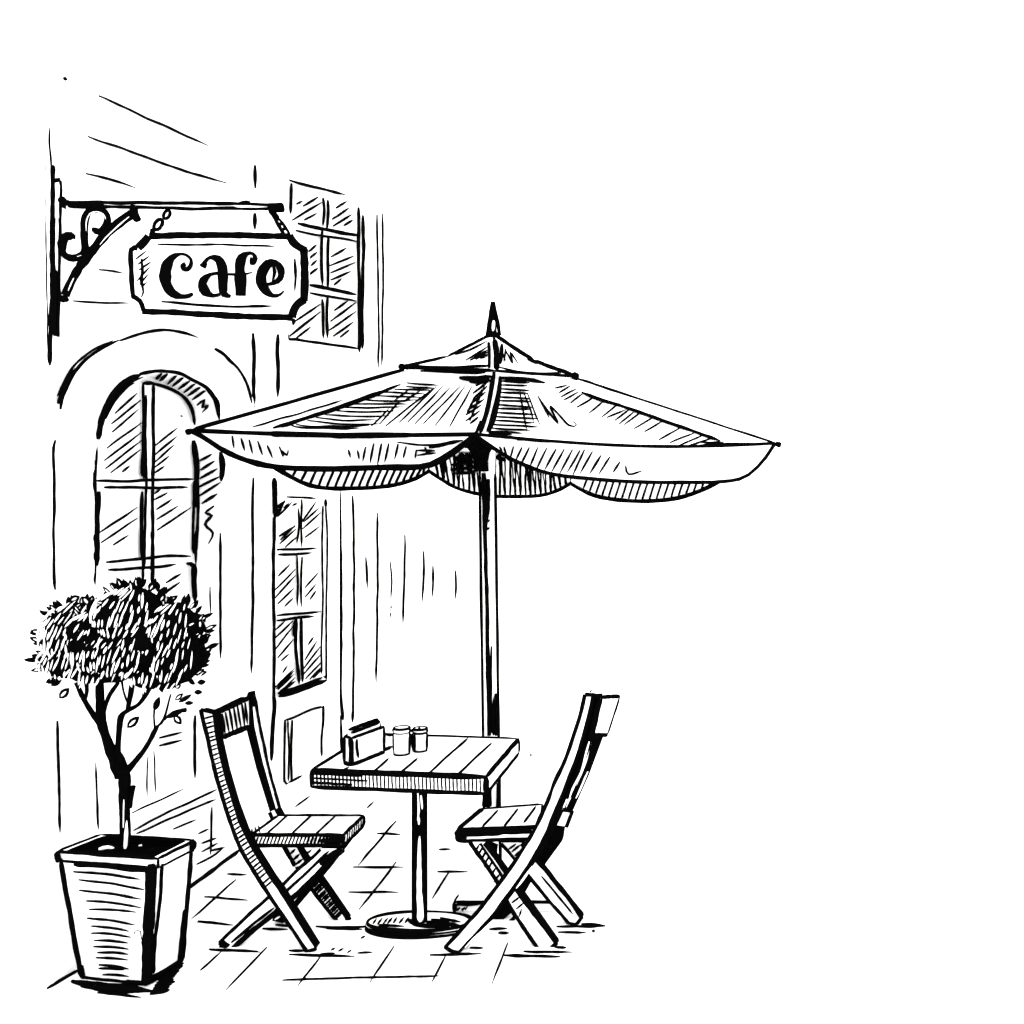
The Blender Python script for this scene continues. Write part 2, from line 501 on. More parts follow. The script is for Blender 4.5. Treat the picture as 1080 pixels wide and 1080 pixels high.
dm.H(DM, 'z8', 4.0, "208,968 290,945 385,905; 210,982 300,955 402,915", taper=0.4)
dm.build("window_frame", dgo)
dp = MB()
bar(dp, pX(XD + 0.001), 'a8', "722,310 765,300 905,250 905,540 745,608 722,600", (0.008, 0, 0))
DP = pX(XD + 0.009)
dp.H(DP, 'a8', 2.0, "725,312 770,298 850,262 905,250; 905,248 905,252 905,320 895,400 898,485; 722,312 720,450 720,600 740,610; 757,312 752,450 755,605", taper=0.2)
dp.H(DP, 'a8', 1.6, "738,315 740,450 738,600", taper=0.2)
dp.H(DP, 'a8', 2.2, "740,608 770,595 803,577", taper=0.5)
dp.build("panel", dro)

# bay window: a shallow wedge whose glazed face turns towards the street
bw = MB()
A = Vector((XW, 5.64, 0)); d = Vector((1.07, 1.0, 0)); L = 0.345
Bp = A + d * L
A0 = A - d * 0.0
zt, zl = 3.96, 2.965
Cc = Vector((XW, Bp.y + 0.12, 0))
tri = [A0, Bp, Cc]
bw.prism([Vector((p.x, p.y, zl)) for p in tri], (0, 0, zt - zl))
nrm = Vector((1.0, -1.07, 0)).normalized()
off = nrm * 0.004
BW = pPlane(A + off, nrm)
bwo_m = bw
bw.H(BW, 'z2', 2.4, "368,147 420,162 550,195 660,222; 355,915 362,970 400,972 550,993 735,1022", taper=0.6)
bw.H(BW, 'z2', 2.6, "382,165 378,240 375,320", taper=0.5)
bw.H(BW, 'z2', 2.0, "385,355 440,320 540,260; 405,272 438,255; 440,282 520,233; 445,355 510,318; 610,292 668,258; 600,345 678,290; 590,350 620,330; 595,385 692,325; 650,382 697,352", wob=0.25)
bw.H(BW, 'z2', 2.0, "470,518 510,480; 468,555 512,520; 480,590 512,560; 468,640 518,602; 585,545 668,497; 580,590 702,540; 582,628 710,572; 582,665 690,618; 600,690 640,655", wob=0.25)
bw.H(BW, 'z2', 2.0, "395,880 530,790; 370,955 530,828; 405,965 482,905; 600,822 672,772; 582,878 715,780; 575,925 715,825; 595,955 700,880; 632,962 682,920", wob=0.25)
bwo = bw.build("bay_window", bld)
bm_ = MB()
BM = pPlane(A + nrm * 0.016, nrm)
bar(bm_, BM, 'z2', "540,235 570,235 572,965 543,965", -nrm * 0.0155)
bar(bm_, pPlane(A + nrm * 0.018, nrm), 'z2', "415,370 730,436 725,466 400,407", -nrm * 0.0157)
bar(bm_, pPlane(A + nrm * 0.018, nrm), 'z2', "465,686 718,738 715,775 468,730", -nrm * 0.0157)
bar(bm_, BM, 'z2', "724,290 752,290 748,1030 728,1030", -nrm * 0.0155)
bm_.H(BM, 'z2', 2.4, "545,238 548,310 543,385; 568,250 570,330 566,400; 540,402 535,550 540,690; 572,435 568,560 570,705; 540,765 545,965; 568,750 565,850 566,965", taper=0.4)
bm_.H(BM, 'z2', 3.0, "412,371 520,395 640,420 730,436; 465,688 580,710 715,737", taper=0.5)
bm_.H(BM, 'z2', 2.2, "402,408 520,432 640,450 722,466; 468,730 560,745 690,768 715,775", taper=0.5)
bm_.H(BM, 'z2', 2.8, "728,290 726,500 730,750 732,1040; 750,330 753,550 746,800 748,1020", taper=0.4)
bm_.build("window_frame", bwo)

# ================================================================== SIGN BRACKET AND SIGN
YS = 3.53
br = thing("sign_bracket", "black wrought iron wall bracket with an S scroll holding the cafe sign", "bracket", (XW, YS, 2.9))
SY = pY(YS)
wp = MB()
wp.k = 0.78
wp.prism(poly(pY(3.522), 'p', "57,189.5 64,189 63.5,260 62.5,354 57.5,354"), (0, 0.04, 0))
B1 = pY(3.52)
wp.H(B1, 'z1', 4.4, "130,640 165,635", taper=0)
wp.H(B1, 'z1', 2.6, "165,640 170,690 165,760 165,900 160,1080", taper=0)
wp.H(B1, 'z3', 2.6, "162,0 160,200 160,400 155,615", taper=0)
wp.H(B1, 'z1', 4.6, "128,560 125,800 125,1080", taper=0.2)
wp.H(B1, 'z3', 5.6, "128,0 125,200 130,330", taper=0)
wp.H(B1, 'z3', 8.0, "135,270 135,400 130,520 140,610", taper=0.3)
wp.H(B1, 'z3', 5.0, "125,400 115,600 113,765", taper=0.4)
wp.H(B1, 'z1', 2.6, "110,365 112,450 120,545 122,640", taper=0.5)
wp.H(B1, 'z1', 1.5, "90,490 92,700 92,900 94,1080", taper=0.4)
wp.H(B1, 'z3', 2.0, "92,0 95,250 100,500 104,760", taper=0.4)
wp.build("wall_plate", br)
am = MB()
am.k = 0.88
am.prism(poly(pY(YS - 0.008), 'p', "66,212.5 298,215.5 298,221 66,218.5"), (0, 0.018, 0))
AS = pY(YS - 0.009)
am.H(AS, 'z1', 3.6, "205,752 400,755 800,757 1080,760", taper=0.2)
am.H(AS, 'z2', 3.0, "-20,265 100,268 335,280", taper=0.2)
am.H(AS, 'z1', 3.0, "205,775 300,778 420,776 640,780 860,787 1080,782", taper=0.2)
am.H(AS, 'z2', 2.6, "-20,292 100,295 300,298", taper=0.2)
am.H(AS, 'z1', 6.0, "205,765 350,768 390,770", taper=0.4)
am.H(AS, 'z2', 8.0, "265,290 336,288", taper=0)
am.H(AS, 'z2', 3.2, "110,265 165,258", taper=0.5)
am.H(AS, 'z1', 7.0, "168,735 185,755 172,775", taper=0)
am.H(AS, 'z1', 5.0, "180,755 210,757", taper=0)
am.build("arm", br)
bc = MB()
bc.k = 0.85
bc.H(SY, 'z1', 7.6, "550,805 480,850 400,920 340,990 300,1045 265,1085", taper=0)
bc.H(SY, 'z3', 7.2, "265,250 225,320 190,400", taper=0)
bc.H(SY, 'z1', 7.0, "545,770 548,810 565,845", taper=0)
bc.H(SY, 'z3', 8.0, "180,405 190,428", taper=0)
bc.H(SY, 'z1', 0.8, "520,828 470,868 400,935 370,972", m=PAPER, lift=0.018)  # highlight along the brace, drawn as thin white strokes
bc.H(SY, 'z3', 0.8, "235,310 215,350 205,375", m=PAPER, lift=0.018)
bc.build("brace", br)
sc_ = MB()
sc_.k = 0.9
sc_.H(SY, 'z1', 6.2, "345,888 365,905 400,880 410,840 395,805 350,788 310,800 290,850 288,930 292,1000 275,1030 230,1043 185,1022 172,975 190,935 235,932", taper=0.2)
sc_.H(SY, 'z1', 4.6, "335,885 350,905 385,905 405,870 395,880", taper=0.2)
sc_.S(SY, 'z1', 6, "178,1010,34 173,968,38 190,932,34 222,922,26 242,942,20", taper=0.1)
sc_.H(SY, 'z1', 5.4, "292,860 290,930 300,1010", taper=0.3)
sc_.H(SY, 'z1', 0.7, "400,840 385,812 350,800 318,812 302,850 300,900; 200,1030 235,1040 275,1028", m=PAPER, lift=0.014)  # white strokes draw the scroll's highlight
sc_.build("scroll", br)

sg = thing("hanging_sign", "white cafe sign with notched corners hanging on two chains from the iron bracket", "sign", (-1.8, YS, 2.45))
sb = MB()
sb.k = 0.9
SF = YS - 0.012
out = "157,248 306,250 312,258 318,262 324,266 323.5,316 316,322 311,329 309,336 152,330.5 148,322 139,315 136.5,290 137,263 145,260 152,254"
sb.prism(poly(pY(SF), 'p', out), (0, 0.024, 0))
SS = pY(SF)
n_ = (0, -1, 0)
sb.H(SS, 'z4', 6.0, "135,92 300,90 500,88 700,92 850,95", taper=0, flat=n_)
sb.H(SS, 'z4', 8.0, "130,92 105,125 75,155", taper=0, flat=n_)
sb.H(SS, 'z4', 4.6, "75,155 40,165 42,290 50,400 55,412", taper=0, flat=n_)
sb.H(SS, 'z4', 4.6, "50,405 85,430 105,480", taper=0, flat=n_)
sb.H(SS, 'z4', 6.0, "98,483 250,488 450,500 650,510 880,515", taper=0, flat=n_)
sb.H(SS, 'z4', 7.6, "860,90 880,125 910,150 945,170", taper=0, flat=n_)
sb.H(SS, 'z4', 7.6, "935,165 938,250 940,330 935,430", taper=0, flat=n_)
sb.H(SS, 'z4', 8.0, "938,420 900,445 880,480 872,515", taper=0, flat=n_)
sb.H(SS, 'z4', 4.0, "885,520 880,555; 945,165 955,175", taper=0.4, flat=n_)
sb.H(SS, 'z4', 2.2, "178,137 300,140 500,138 650,143 785,147", taper=0.5)
sb.H(SS, 'z4', 2.8, "200,433 300,442 420,452 540,458 680,458 775,455", taper=0.8)
sb.H(SS, 'z4', 2.8, "888,212 893,300 890,380", taper=0.7)
sb.H(SS, 'z4', 1.9, "65,212 120,170; 75,240 138,195; 80,270 145,225; 72,325 140,250; 85,345 130,290; 95,360 125,330", wob=0.2)
sb.H(SS, 'z4', 3.0, "95,210 100,270 95,320 105,385 92,410", wob=0.3)
sb.build("board", sg)
le = MB()
le.k = 0.82
def letter(s, z=0.0):
    le.S(pY(SF - 0.003 - z), 'z4', 5, s, taper=0, wob=0.15, flat=n_)
letter("322,238,22 306,246,26 312,262,26 332,264,24 348,245,20 350,215,15 325,191,13 290,186,15 252,205,34 224,250,56 217,300,60 226,350,56 256,390,44 300,406,26 340,402,24 360,390,14")
letter("410,232,30 418,245,34 424,225,20 450,203,18 490,212,42 512,255,50 516,310,50 516,360,50 524,395,34 556,405,16")
letter("505,284,14 450,292,18 416,322,44 410,348,46 428,383,42 466,402,20 500,394,16", 0.0012)
letter("655,224,30 668,222,42 684,208,24 672,185,16 645,182,22 616,203,44 604,245,52 606,310,56 608,365,54 608,402,48")
letter("545,291,14 600,293,14 640,288,10 668,280,6", 0.0012)
letter("722,345,14 775,338,20 812,312,32 816,265,36 788,230,26 748,238,46 718,280,52 714,330,52 736,374,44 775,402,22 812,396,14 832,376,8")
letter("775,238,14 783,280,18 772,330,8", 0.0012)
le.build("lettering", sg)
def link(mb, tag, cx, cy, rx, ry, ang, w):
    ox, oy, k = ZOOM[tag]
    q_ = []
    for i in range(13):
        a = 2 * math.pi * i / 12
        x, y = rx * math.cos(a), ry * math.sin(a)
        q_.append((ox + (cx + x * math.cos(ang) - y * math.sin(ang)) / k, oy + (cy + x * math.sin(ang) + y * math.cos(ang)) / k))
    mb.strokep(SY, q_, w, taper=0, wob=0.1)
c1 = MB()
link(c1, 'z1', 716, 816, 15, 23, 0.55, 2.6)
link(c1, 'z1', 672, 868, 18, 30, 0.6, 2.8)
c1.H(SY, 'z1', 4.0, "735,795 722,800; 652,890 632,915", taper=0.2)
c1.build("chain", sg)
c2 = MB(); c2.k = 0.8
for i, (x, y) in enumerate([(280, 312), (297, 335), (314, 362), (330, 388), (350, 415)]):
    link(c2, 'z2', x, y, 11, 19, -0.62, 2.4)
c2.H(SY, 'z2', 3.6, "262,300 285,330 300,360 325,400 345,430", taper=0.2)
c2.H(SY, 'z2', 2.6, "292,305 310,345 335,370 375,432", taper=0.2)
c2.build("chain", sg)

# ================================================================== PLANTER AND TREE
pt = thing("planter", "tapered square white planter holding the small round tree beside the wall", "planter", (-2.2, 3.6, 0))
RZ = 0.545
rim = [pZ(RZ)(x, y) for x, y in pts('z7', "112,497 492,524 628,456 275,434")]   # FL FR BR BL
rim[0].x = max(rim[0].x, -2.43)
bot = [pZ(0.006)(x, y) for x, y in pts('z7', "203,975 455,1002 582,915")]
bot.append(bot[0] + (bot[2] - bot[1]))
for p in bot:
    p.z = 0.006
po = MB()
po.k = 0.88
cen = sum(rim, Vector()) / 4
def inset(P, k):
    c = sum(P, Vector()) / len(P)
    return [c + (p - c) * k for p in P]
lipz = 0.035
low = [p.copy() for p in rim]
for p in low: p.z -= lipz
neck = inset(low, 0.955)
body_top = [p.copy() for p in neck]
po.hexa([bot[0], bot[1], bot[2], bot[3]], body_top)
inner = inset(rim, 0.87)
inl = [p - Vector((0, 0, 0.03)) for p in inner]
for i in range(4):
    j = (i + 1) % 4
    po.add([rim[i], rim[j], inner[j], inner[i]], [[0, 1, 2, 3]], PAPER)
    po.add([rim[i], rim[j], low[j], low[i]], [[0, 1, 2, 3]], PAPER)
    po.add([low[i], low[j], neck[j], neck[i]], [[0, 1, 2, 3]], PAPER)
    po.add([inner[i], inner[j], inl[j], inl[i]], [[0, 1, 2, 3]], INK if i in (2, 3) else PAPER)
for i in range(4):
    j = (i + 1) % 4
    po.E(rim[i], rim[j], 3.4)
    po.E(inner[i], inner[j], 1.7)
po.E(low[0], low[1], 3.0); po.E(low[1], low[2], 2.4)
po.E(rim[0], low[0], 6.0); po.E(rim[1], low[1], 2.6); po.E(rim[2], low[2], 5.0)
PF = po.surf()
po.E(bot[0], body_top[0], 5.0, taper=.2); po.E(bot[2], body_top[2], 5.0, taper=.2); po.E(bot[0], bot[1], 4.4, taper=.2); po.E(bot[1], bot[2], 4.6, taper=.2)
po.E(bot[1].lerp(body_top[1], .0), body_top[1], 2.2, taper=.2)
po.H(PF, 'z7', 4.6, "118,525 125,610 150,740 185,890 205,972; 110,510 118,545", taper=0)
po.H(PF, 'z7', 2.2, "140,640 165,780 200,920", taper=0.6)
po.H(PF, 'z7', 4.8, "175,545 300,552 400,565 480,568", taper=0.3)
po.H(PF, 'z7', 9.5, "466,560 462,680 455,800 452,900 450,992", taper=0)
po.H(PF, 'z7', 3.0, "508,545 500,680 482,830 475,960", taper=0.2)
po.H(PF, 'z7', 4.6, "622,458 612,600 595,740 582,840 577,915", taper=0)
po.H(PF, 'z7', 4.4, "475,975 520,950 578,915", taper=0)
po.H(PF, 'z7', 4.0, "205,978 330,988 452,1000", taper=0)
rows = [(170, 573, 423, 602), (190, 604, 438, 643), (193, 645, 428, 678), (218, 684, 428, 711), (230, 717, 408, 728), (222, 750, 405, 777),
        (238, 781, 382, 800), (238, 808, 388, 822), (248, 836, 380, 845), (247, 858, 382, 868), (262, 882, 380, 888), (255, 902, 378, 911),
        (268, 928, 382, 945), (268, 941, 365, 947), (282, 965, 380, 972)]
for x0, y0, x1, y1 in rows:
    po.S(PF, 'z7', 2.3, "%f,%f %f,%f %f,%f" % (x0, y0, (x0 + x1) / 2, (y0 + y1) / 2 - 4, x1, y1), taper=0.8)
po.H(PF, 'z7', 0.8, "400,815 405,800 425,800 428,830", taper=0)
po.build("pot", pt)
so = MB()
so.prism([p + Vector((0, 0, 0.006)) for p in inset(inl, 0.985)], (0, 0, -0.02), INK, INK)
SO = so.surf()
so.H(SO, 'z7', 3.0, "268,488 300,482 325,485", m=PAPER, taper=1, lift=0.008)
so.H(SO, 'z7', 1.6, "420,475 470,470", m=PAPER, taper=1, lift=0.006)
so.build("soil", pt)

tree = thing("topiary_tree", "small black and white round headed tree growing in the tapered planter", "tree", (-2.2, 3.56, 0.5))
tk = MB()
tk.k = 0.8
YT = 3.53
def tsurf(px, py):
    # the trunk leans a little towards the street as it rises
    t = min(1, max(0, (893 - py) / 180))
    return atY(px, py, 3.56 - 0.16 * t)
def limb(s, taper=0.0):
    tk.S(tsurf, 'z7', 5, s, taper=taper, wob=0.3)
limb("368,492,44 368,430,34 366,350,34 364,260,36 366,210,40 362,180,34 350,150,26 338,125,24")
tk.S(tsurf, 'z6', 5, "485,1165,50 450,1080,46 420,1000,40 395,920,36 388,850,36 385,760,34 385,690,30", taper=0)
tk.S(tsurf, 'z6', 5, "395,925,30 340,850,22 300,780,20 270,720,20", taper=0)
tk.S(tsurf, 'z6', 5, "315,800,12 322,760,16 318,700,18", taper=0)
tk.S(tsurf, 'z6', 5, "405,860,14 430,780,18 470,720,18", taper=0)
tk.S(tsurf, 'z6', 5, "462,1100,24 466,1060,26 475,960,24 485,880,26 520,850,20 570,820,18 620,750,20", taper=0)
tk.S(tsurf, 'z6', 5, "515,850,18 530,780,22 542,690,26", taper=0)
tk.S(tsurf, 'z6', 5, "515,815,9 495,760,9 488,710,10", taper=0)
tk.S(tsurf, 'z6', 5, "588,800,10 590,750,10 588,710,12", taper=0)
limb("372,190,26 400,160,18 440,110,18 470,60,16 490,20,14")
tk.S(tsurf, 'z6', 5, "620,1000,18 645,940,14 685,895,12 720,775,7", taper=0)
tk.S(tsurf, 'z6', 5, "645,940,10 640,880,8 645,840,10", taper=0)
tk.S(tsurf, 'z6', 5, "690,895,12 730,860,14 790,850,20", taper=0)
tk.S(tsurf, 'z7', 5, "385,330,16 392,280,14 396,250,22", taper=0)
tk.S(tsurf, 'z7', 2, "368,485,14 372,430,11 374,380,4", m=PAPER, lift=0.022, taper=0.4)  # painted highlight: white stripes on the lower trunk
tk.S(tsurf, 'z7', 1.4, "362,300,3 360,400,4 358,440,3", m=PAPER, lift=0.022, taper=0.4)
tk.build("trunk", tree)

cr = MB()
YC = 3.38
PXM = YC / F
def leaf(mb, c, d, side, L, W, m, th=0.002):
    """pointed lens-shaped leaf: base c, direction d, broad across side"""
    d = d.normalized(); side = (side - d * side.dot(d)).normalized(); nn = d.cross(side)
    prof = [(0, 0.0), (0.2, 0.7), (0.45, 1.0), (0.7, 0.8), (0.9, 0.35), (1.0, 0.0)]
    vs = [c]
    for t, ww in prof[1:-1]:
        for sx, sn in ((1, 0), (0, 1), (-1, 0), (0, -1)):
            vs.append(c + d * (L * t) + side * (W * 0.5 * ww * sx) + nn * (th * ww * sn))
    vs.append(c + d * L)
    fs = [[0, 1 + (k + 1) % 4, 1 + k] for k in range(4)]
    for r in range(3):
        for k in range(4):
            k2 = (k + 1) % 4
            fs.append([1 + r * 4 + k, 1 + r * 4 + k2, 5 + r * 4 + k2, 5 + r * 4 + k])
    fs += [[13 + k, 13 + (k + 1) % 4, 17] for k in range(4)]
    mb.add(vs, fs, m)
import bmesh
def ico(n):
    b = bmesh.new()
    bmesh.ops.create_icosphere(b, subdivisions=n, radius=1)
    v = [x.co.copy() for x in b.verts]; f = [[k.index for k in x.verts] for x in b.faces]
    b.free()
    return v, f
IV, IF = ico(3)
lobes = [  # px, py, rx, ry, depth radius, depth offset
    (83, 668, 35, 33, 0.13, 0.0), (77, 697, 32, 20, 0.11, 0.0), (140, 648, 35, 30, 0.15, -0.03), (184, 664, 29, 28, 0.13, 0.0),
    (190, 692, 27, 30, 0.12, 0.0), (132, 688, 52, 26, 0.15, -0.03), (110, 708, 40, 13, 0.12, 0.0), (172, 708, 34, 20, 0.12, 0.02),
    (130, 676, 64, 26, 0.155, -0.02), (108, 664, 30, 22, 0.15, -0.02), (162, 672, 30, 24, 0.15, -0.02)]
LB = []
for px, py, rx, ry, rd, dy in lobes:
    c = atY(px, py, YC + dy)
    R = Vector((rx * PXM, rd, ry * PXM))
    LB.append((c, R))
    sd = rnd.uniform(0, 50)
    vs = []
    for v in IV:
        k = 0.9 + 0.16 * noise.noise(v * 2.5 + Vector((sd, 0, 0))) + 0.07 * noise.noise(v * 7 + Vector((0, sd, 0)))
        vs.append(c + Vector((v.x * R.x, v.y * R.y, v.z * R.z)) * k)
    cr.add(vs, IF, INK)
CORE = BVHTree.FromPolygons(cr.v, cr.f)
def inside(p, skip):
    for i, (c, R) in enumerate(LB):
        if i != skip:
            e = Vector(((p.x - c.x) / R.x, (p.y - c.y) / R.y, (p.z - c.z) / R.z))
            if e.length < 0.8:
                return True
    return False
def fib(n):
    for i in range(n):
        z = 1 - 2 * (i + 0.5) / n
        a = i * 2.399963
        r = math.sqrt(1 - z * z)
        yield Vector((r * math.cos(a), r * math.sin(a), z))
top = atY(130, 612, YC).z; botm = atY(130, 735, YC).z
def outline(mb, p, dr, sd, L, W, solid):
    if solid:
        leaf(mb, p, dr, sd, L, W, INK)
    else:
        leaf(mb, p, dr, sd, L, W, INK, 0.0015)
        leaf(mb, p + dr.normalized() * L * 0.16, dr, sd, L * 0.6, W * 0.36, PAPER, 0.004)
blades = []
for li, (c, R) in enumerate(LB):
    n = int(4500 * (R.x * R.z + R.x * R.y + R.y * R.z) / 0.05)
    for v in fib(n):
        v = (v + Vector((rnd.gauss(0, .05), rnd.gauss(0, .05), rnd.gauss(0, .05)))).normalized()
        p = c + Vector((v.x * R.x, v.y * R.y, v.z * R.z)) * 0.95
        if inside(p, li) or abs(v.x) > 0.93:
            continue
        nrm_ = Vector((v.x / R.x, v.y / R.y, v.z / R.z)).normalized()
        if abs(nrm_.y) < 0.42:
            continue
        qx, qy = CX + p.x * F / p.y, CY - (p.z - EYE) * F / p.y      # how the clump looks from the street
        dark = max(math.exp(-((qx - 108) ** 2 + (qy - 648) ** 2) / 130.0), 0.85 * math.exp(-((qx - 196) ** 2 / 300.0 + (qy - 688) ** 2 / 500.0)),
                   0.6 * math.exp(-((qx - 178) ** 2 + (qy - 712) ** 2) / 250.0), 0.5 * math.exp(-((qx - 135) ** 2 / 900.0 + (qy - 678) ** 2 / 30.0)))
        dark = dark * 0.9 + 0.25 * max(0, noise.noise(p * 16))  # shaded clumps: white leaves are thinned so the ink darkens them
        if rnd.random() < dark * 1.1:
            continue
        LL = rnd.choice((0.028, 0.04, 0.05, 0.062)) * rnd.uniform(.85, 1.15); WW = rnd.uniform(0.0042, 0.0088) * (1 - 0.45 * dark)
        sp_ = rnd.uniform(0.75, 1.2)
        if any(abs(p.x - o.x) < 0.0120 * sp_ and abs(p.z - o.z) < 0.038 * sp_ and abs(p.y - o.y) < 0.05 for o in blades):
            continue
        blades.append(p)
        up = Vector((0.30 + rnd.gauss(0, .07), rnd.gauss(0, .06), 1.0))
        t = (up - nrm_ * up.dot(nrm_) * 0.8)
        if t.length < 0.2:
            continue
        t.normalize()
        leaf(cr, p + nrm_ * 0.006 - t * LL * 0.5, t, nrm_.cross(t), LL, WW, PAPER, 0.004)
    # leaves sticking out of the outline
    m_ = int(n * 0.036)
    for v in fib(m_):
        v = (v + Vector((rnd.gauss(0, .15), rnd.gauss(0, .15), rnd.gauss(0, .15)))).normalized()
        if abs(v.y) > 0.5 or v.z < -0.45:
            continue
        p = c + Vector((v.x * R.x, v.y * R.y, v.z * R.z)) * 0.9
        if inside(p, li):
            continue
        dr = Vector((v.x, v.y * 0.5, v.z + 0.25)).normalized() + Vector((rnd.gauss(0, .25), rnd.gauss(0, .2), rnd.gauss(0, .25)))
        sd = dr.cross(Vector((rnd.gauss(0, .3), 1, rnd.gauss(0, .3))))
        outline(cr, p, dr, sd, rnd.uniform(0.038, 0.056), rnd.uniform(0.017, 0.025), rnd.random() < 0.55)
# single leaves hanging at the edges
def oneleaf(tag, x0, y0, x1, y1, w, solid):
    ox, oy, k = ZOOM[tag]
    a = atY(ox + x0 / k, oy + y0 / k, YC - 0.02); b = atY(ox + x1 / k, oy + y1 / k, YC - 0.02)
    d_ = b - a
    outline(cr, a, d_, d_.cross(Vector((0, 1, 0))), d_.length, w / k * PXM, solid)
for a in [(190, 795, 240, 745, 42, 0), (512, 935, 572, 880, 42, 0), (640, 855, 668, 785, 34, 1), (735, 875, 772, 918, 40, 0), (700, 890, 795, 840, 28, 1),
          (740, 805, 780, 770, 26, 0), (755, 815, 822, 775, 24, 1), (785, 818, 830, 815, 22, 1), (830, 765, 872, 765, 26, 1), (845, 720, 888, 715, 28, 1),
          (845, 640, 905, 635, 24, 1), (860, 600, 922, 540, 36, 0), (75, 630, 140, 660, 40, 0), (125, 720, 185, 700, 32, 1), (150, 735, 205, 705, 30, 1),
          (80, 600, 130, 615, 30, 1), (100, 510, 150, 560, 40, 0), (135, 405, 165, 470, 44, 0), (190, 355, 225, 410, 28, 1), (240, 335, 290, 310, 40, 0),
          (300, 310, 345, 365, 44, 0), (570, 215, 575, 275, 34, 1), (665, 245, 655, 290, 24, 1), (620, 285, 630, 240, 28, 1), (640, 250, 615, 290, 26, 0),
          (480, 262, 490, 320, 40, 0), (520, 262, 535, 320, 34, 0), (400, 310, 430, 290, 30, 0), (790, 335, 790, 370, 18, 1), (760, 360, 775, 400, 36, 0),
          (860, 420, 860, 470, 36, 0), (685, 770, 670, 720, 30, 1), (740, 745, 770, 730, 26, 0)]:
    oneleaf('z6', *a)
cr.build("crown", tree)

# ================================================================== CHAIRS
def board(mb, Y, tag, s, ext, front=PAPER, side=INK):
    mb.prism(poly(pY(Y), tag, s), ext, front, side)

GRP = "wooden folding chairs at the cafe table"
ch = thing("folding_chair", "folding chair whose backrest stands beside the planter, seat turned to the right", "chair", (-1.7, 3.95, 0), GRP)
YN, YF = 3.80, 4.11
T = (0, 0.045, 0)
# near stile
st = MB()
Lf = "70,122 92,215 110,300 150,440 195,570 245,660 300,745 360,835 425,932"
Rt = "112,132 125,220 150,330 182,440 215,530 255,605 308,690 332,722 400,830 456,920"
st.prism(poly(pY(YN), 'a3', Lf + " " + " ".join(reversed(Rt.split()))), T, PAPER, INK)
SN = pY(YN)
st.S(SN, 'a3', 3.4, Lf, taper=0)
st.S(SN, 'a3', 2.6, Rt, taper=0)
st.H(SN, 'a3', 3.0, "70,122 112,130; 425,932 456,922", taper=0)
st.between(SN, pts('a3', Lf), pts('a3', Rt), 40, 1.9, skew=-0.022, t0=0.03, t1=0.72)
st.build("stile", ch)
# far stile
sf = MB()
UL = "212,86 222,190 255,320 300,465"
UR = "240,74 250,180 278,300 322,455"
board(sf, YF, 'a3', UL + " " + " ".join(reversed(UR.split())), T, INK, PAPER)
DLf = "300,465 345,575 400,660 450,735 532,838"
DRt = "322,455 385,570 440,650 500,735 562,826"
board(sf, YF, 'a3', DLf + " " + " ".join(reversed(DRt.split())), T, PAPER, INK)
sf.S(pY(YF + 0.02), 'a3', 2.4, "318,400 336,460", taper=0)
SFc = pY(YF)
sf.S(SFc, 'a3', 4.0, "540,842 570,822", taper=0)
sf.S(SFc, 'a3', 3.2, DLf, DRt, taper=0)
sf.between(SFc, pts('a3', DLf), pts('a3', DRt), 34, 2.0, skew=-0.03, t0=0.3, t1=0.97)
sf.S(pY(YF + 0.022), 'a3', 2.4, "248,78 256,112 270,190 300,330 336,455", taper=0)
sf.S(pY(YF - 0.001), 'a3', 5.0, "228,72 240,78 246,110", "240,60 250,100", taper=0)
sf.build("stile", ch)
# top rail
rl = MB()
ra = [atY(*pts('a3', "132,130")[0], YN + 0.045), atY(*pts('a3', "230,82")[0], YF), atY(*pts('a3', "230,180")[0], YF), atY(*pts('a3', "142,214")[0], YN + 0.045)]
rl.prism(ra, (-0.024, 0.0, 0))
RS = rl.surf()
rl.E(ra[0], ra[1], 4.0); rl.E(ra[2], ra[3], 5.0); rl.E(ra[3], ra[0], 3.0)
rb = [p + Vector((-0.024, 0, 0)) for p in ra]
rl.E(rb[0], rb[1], 3.2)
rl.H(RS, 'a3', 2.0, "140,135 152,205; 152,130 165,200; 165,122 178,195; 180,115 192,190; 192,108 205,185; 207,102 217,182; 218,98 226,170", wob=0.2)
rl.H(RS, 'a3', 1.2, "160,250 168,253; 160,235 170,236")
rl.build("top_rail", ch)
# seat
se = MB()
se.k = 0.82
X0, X1, ya, yb, z0, z1 = -1.842, -1.452, 3.852, 4.10, 0.435, 0.48
se.box(X0, X1, ya, yb, z0, z1)
for a, b, ww in [((X0, ya, z1), (X1, ya, z1), 4.0), ((X1, ya, z1), (X1, yb, z1), 3.4), ((X0, yb, z1), (X1, yb, z1), 3.6), ((X0, ya, z1), (X0, yb, z1), 3.6),
                 ((X0, ya, z0), (X1, ya, z0), 4.2), ((X1, ya, z0), (X1, yb, z0), 4.0), ((X1, ya, z0), (X1, ya, z1), 4.0), ((X1, yb, z0), (X1, yb, z1), 4.0)]:
    se.E(a, b, ww)
ST = pZ(z1)
se.H(ST, 'a3', 2.2, "362,474 292,535; 440,476 372,540; 520,478 448,545", taper=0.3)
for k in range(26):
    t = k / 25
    x = X0 + (X1 - X0) * t
    se.E((x, ya, z0 + 0.004), (min(x + 0.014, X1), ya, z1 - 0.004), 1.9 if t < .6 else 2.8)
for k in range(9):
    t = (k + .3) / 9
    se.E((X1, ya + (yb - ya) * t, z0 + 0.004), (X1, ya + (yb - ya) * (t + .06), z1 - 0.004), 2.0)
se.E((X1 - 0.1, ya - 0.001, z0 + 0.02), (X1, ya - 0.001, z0 + 0.02), 5.0)
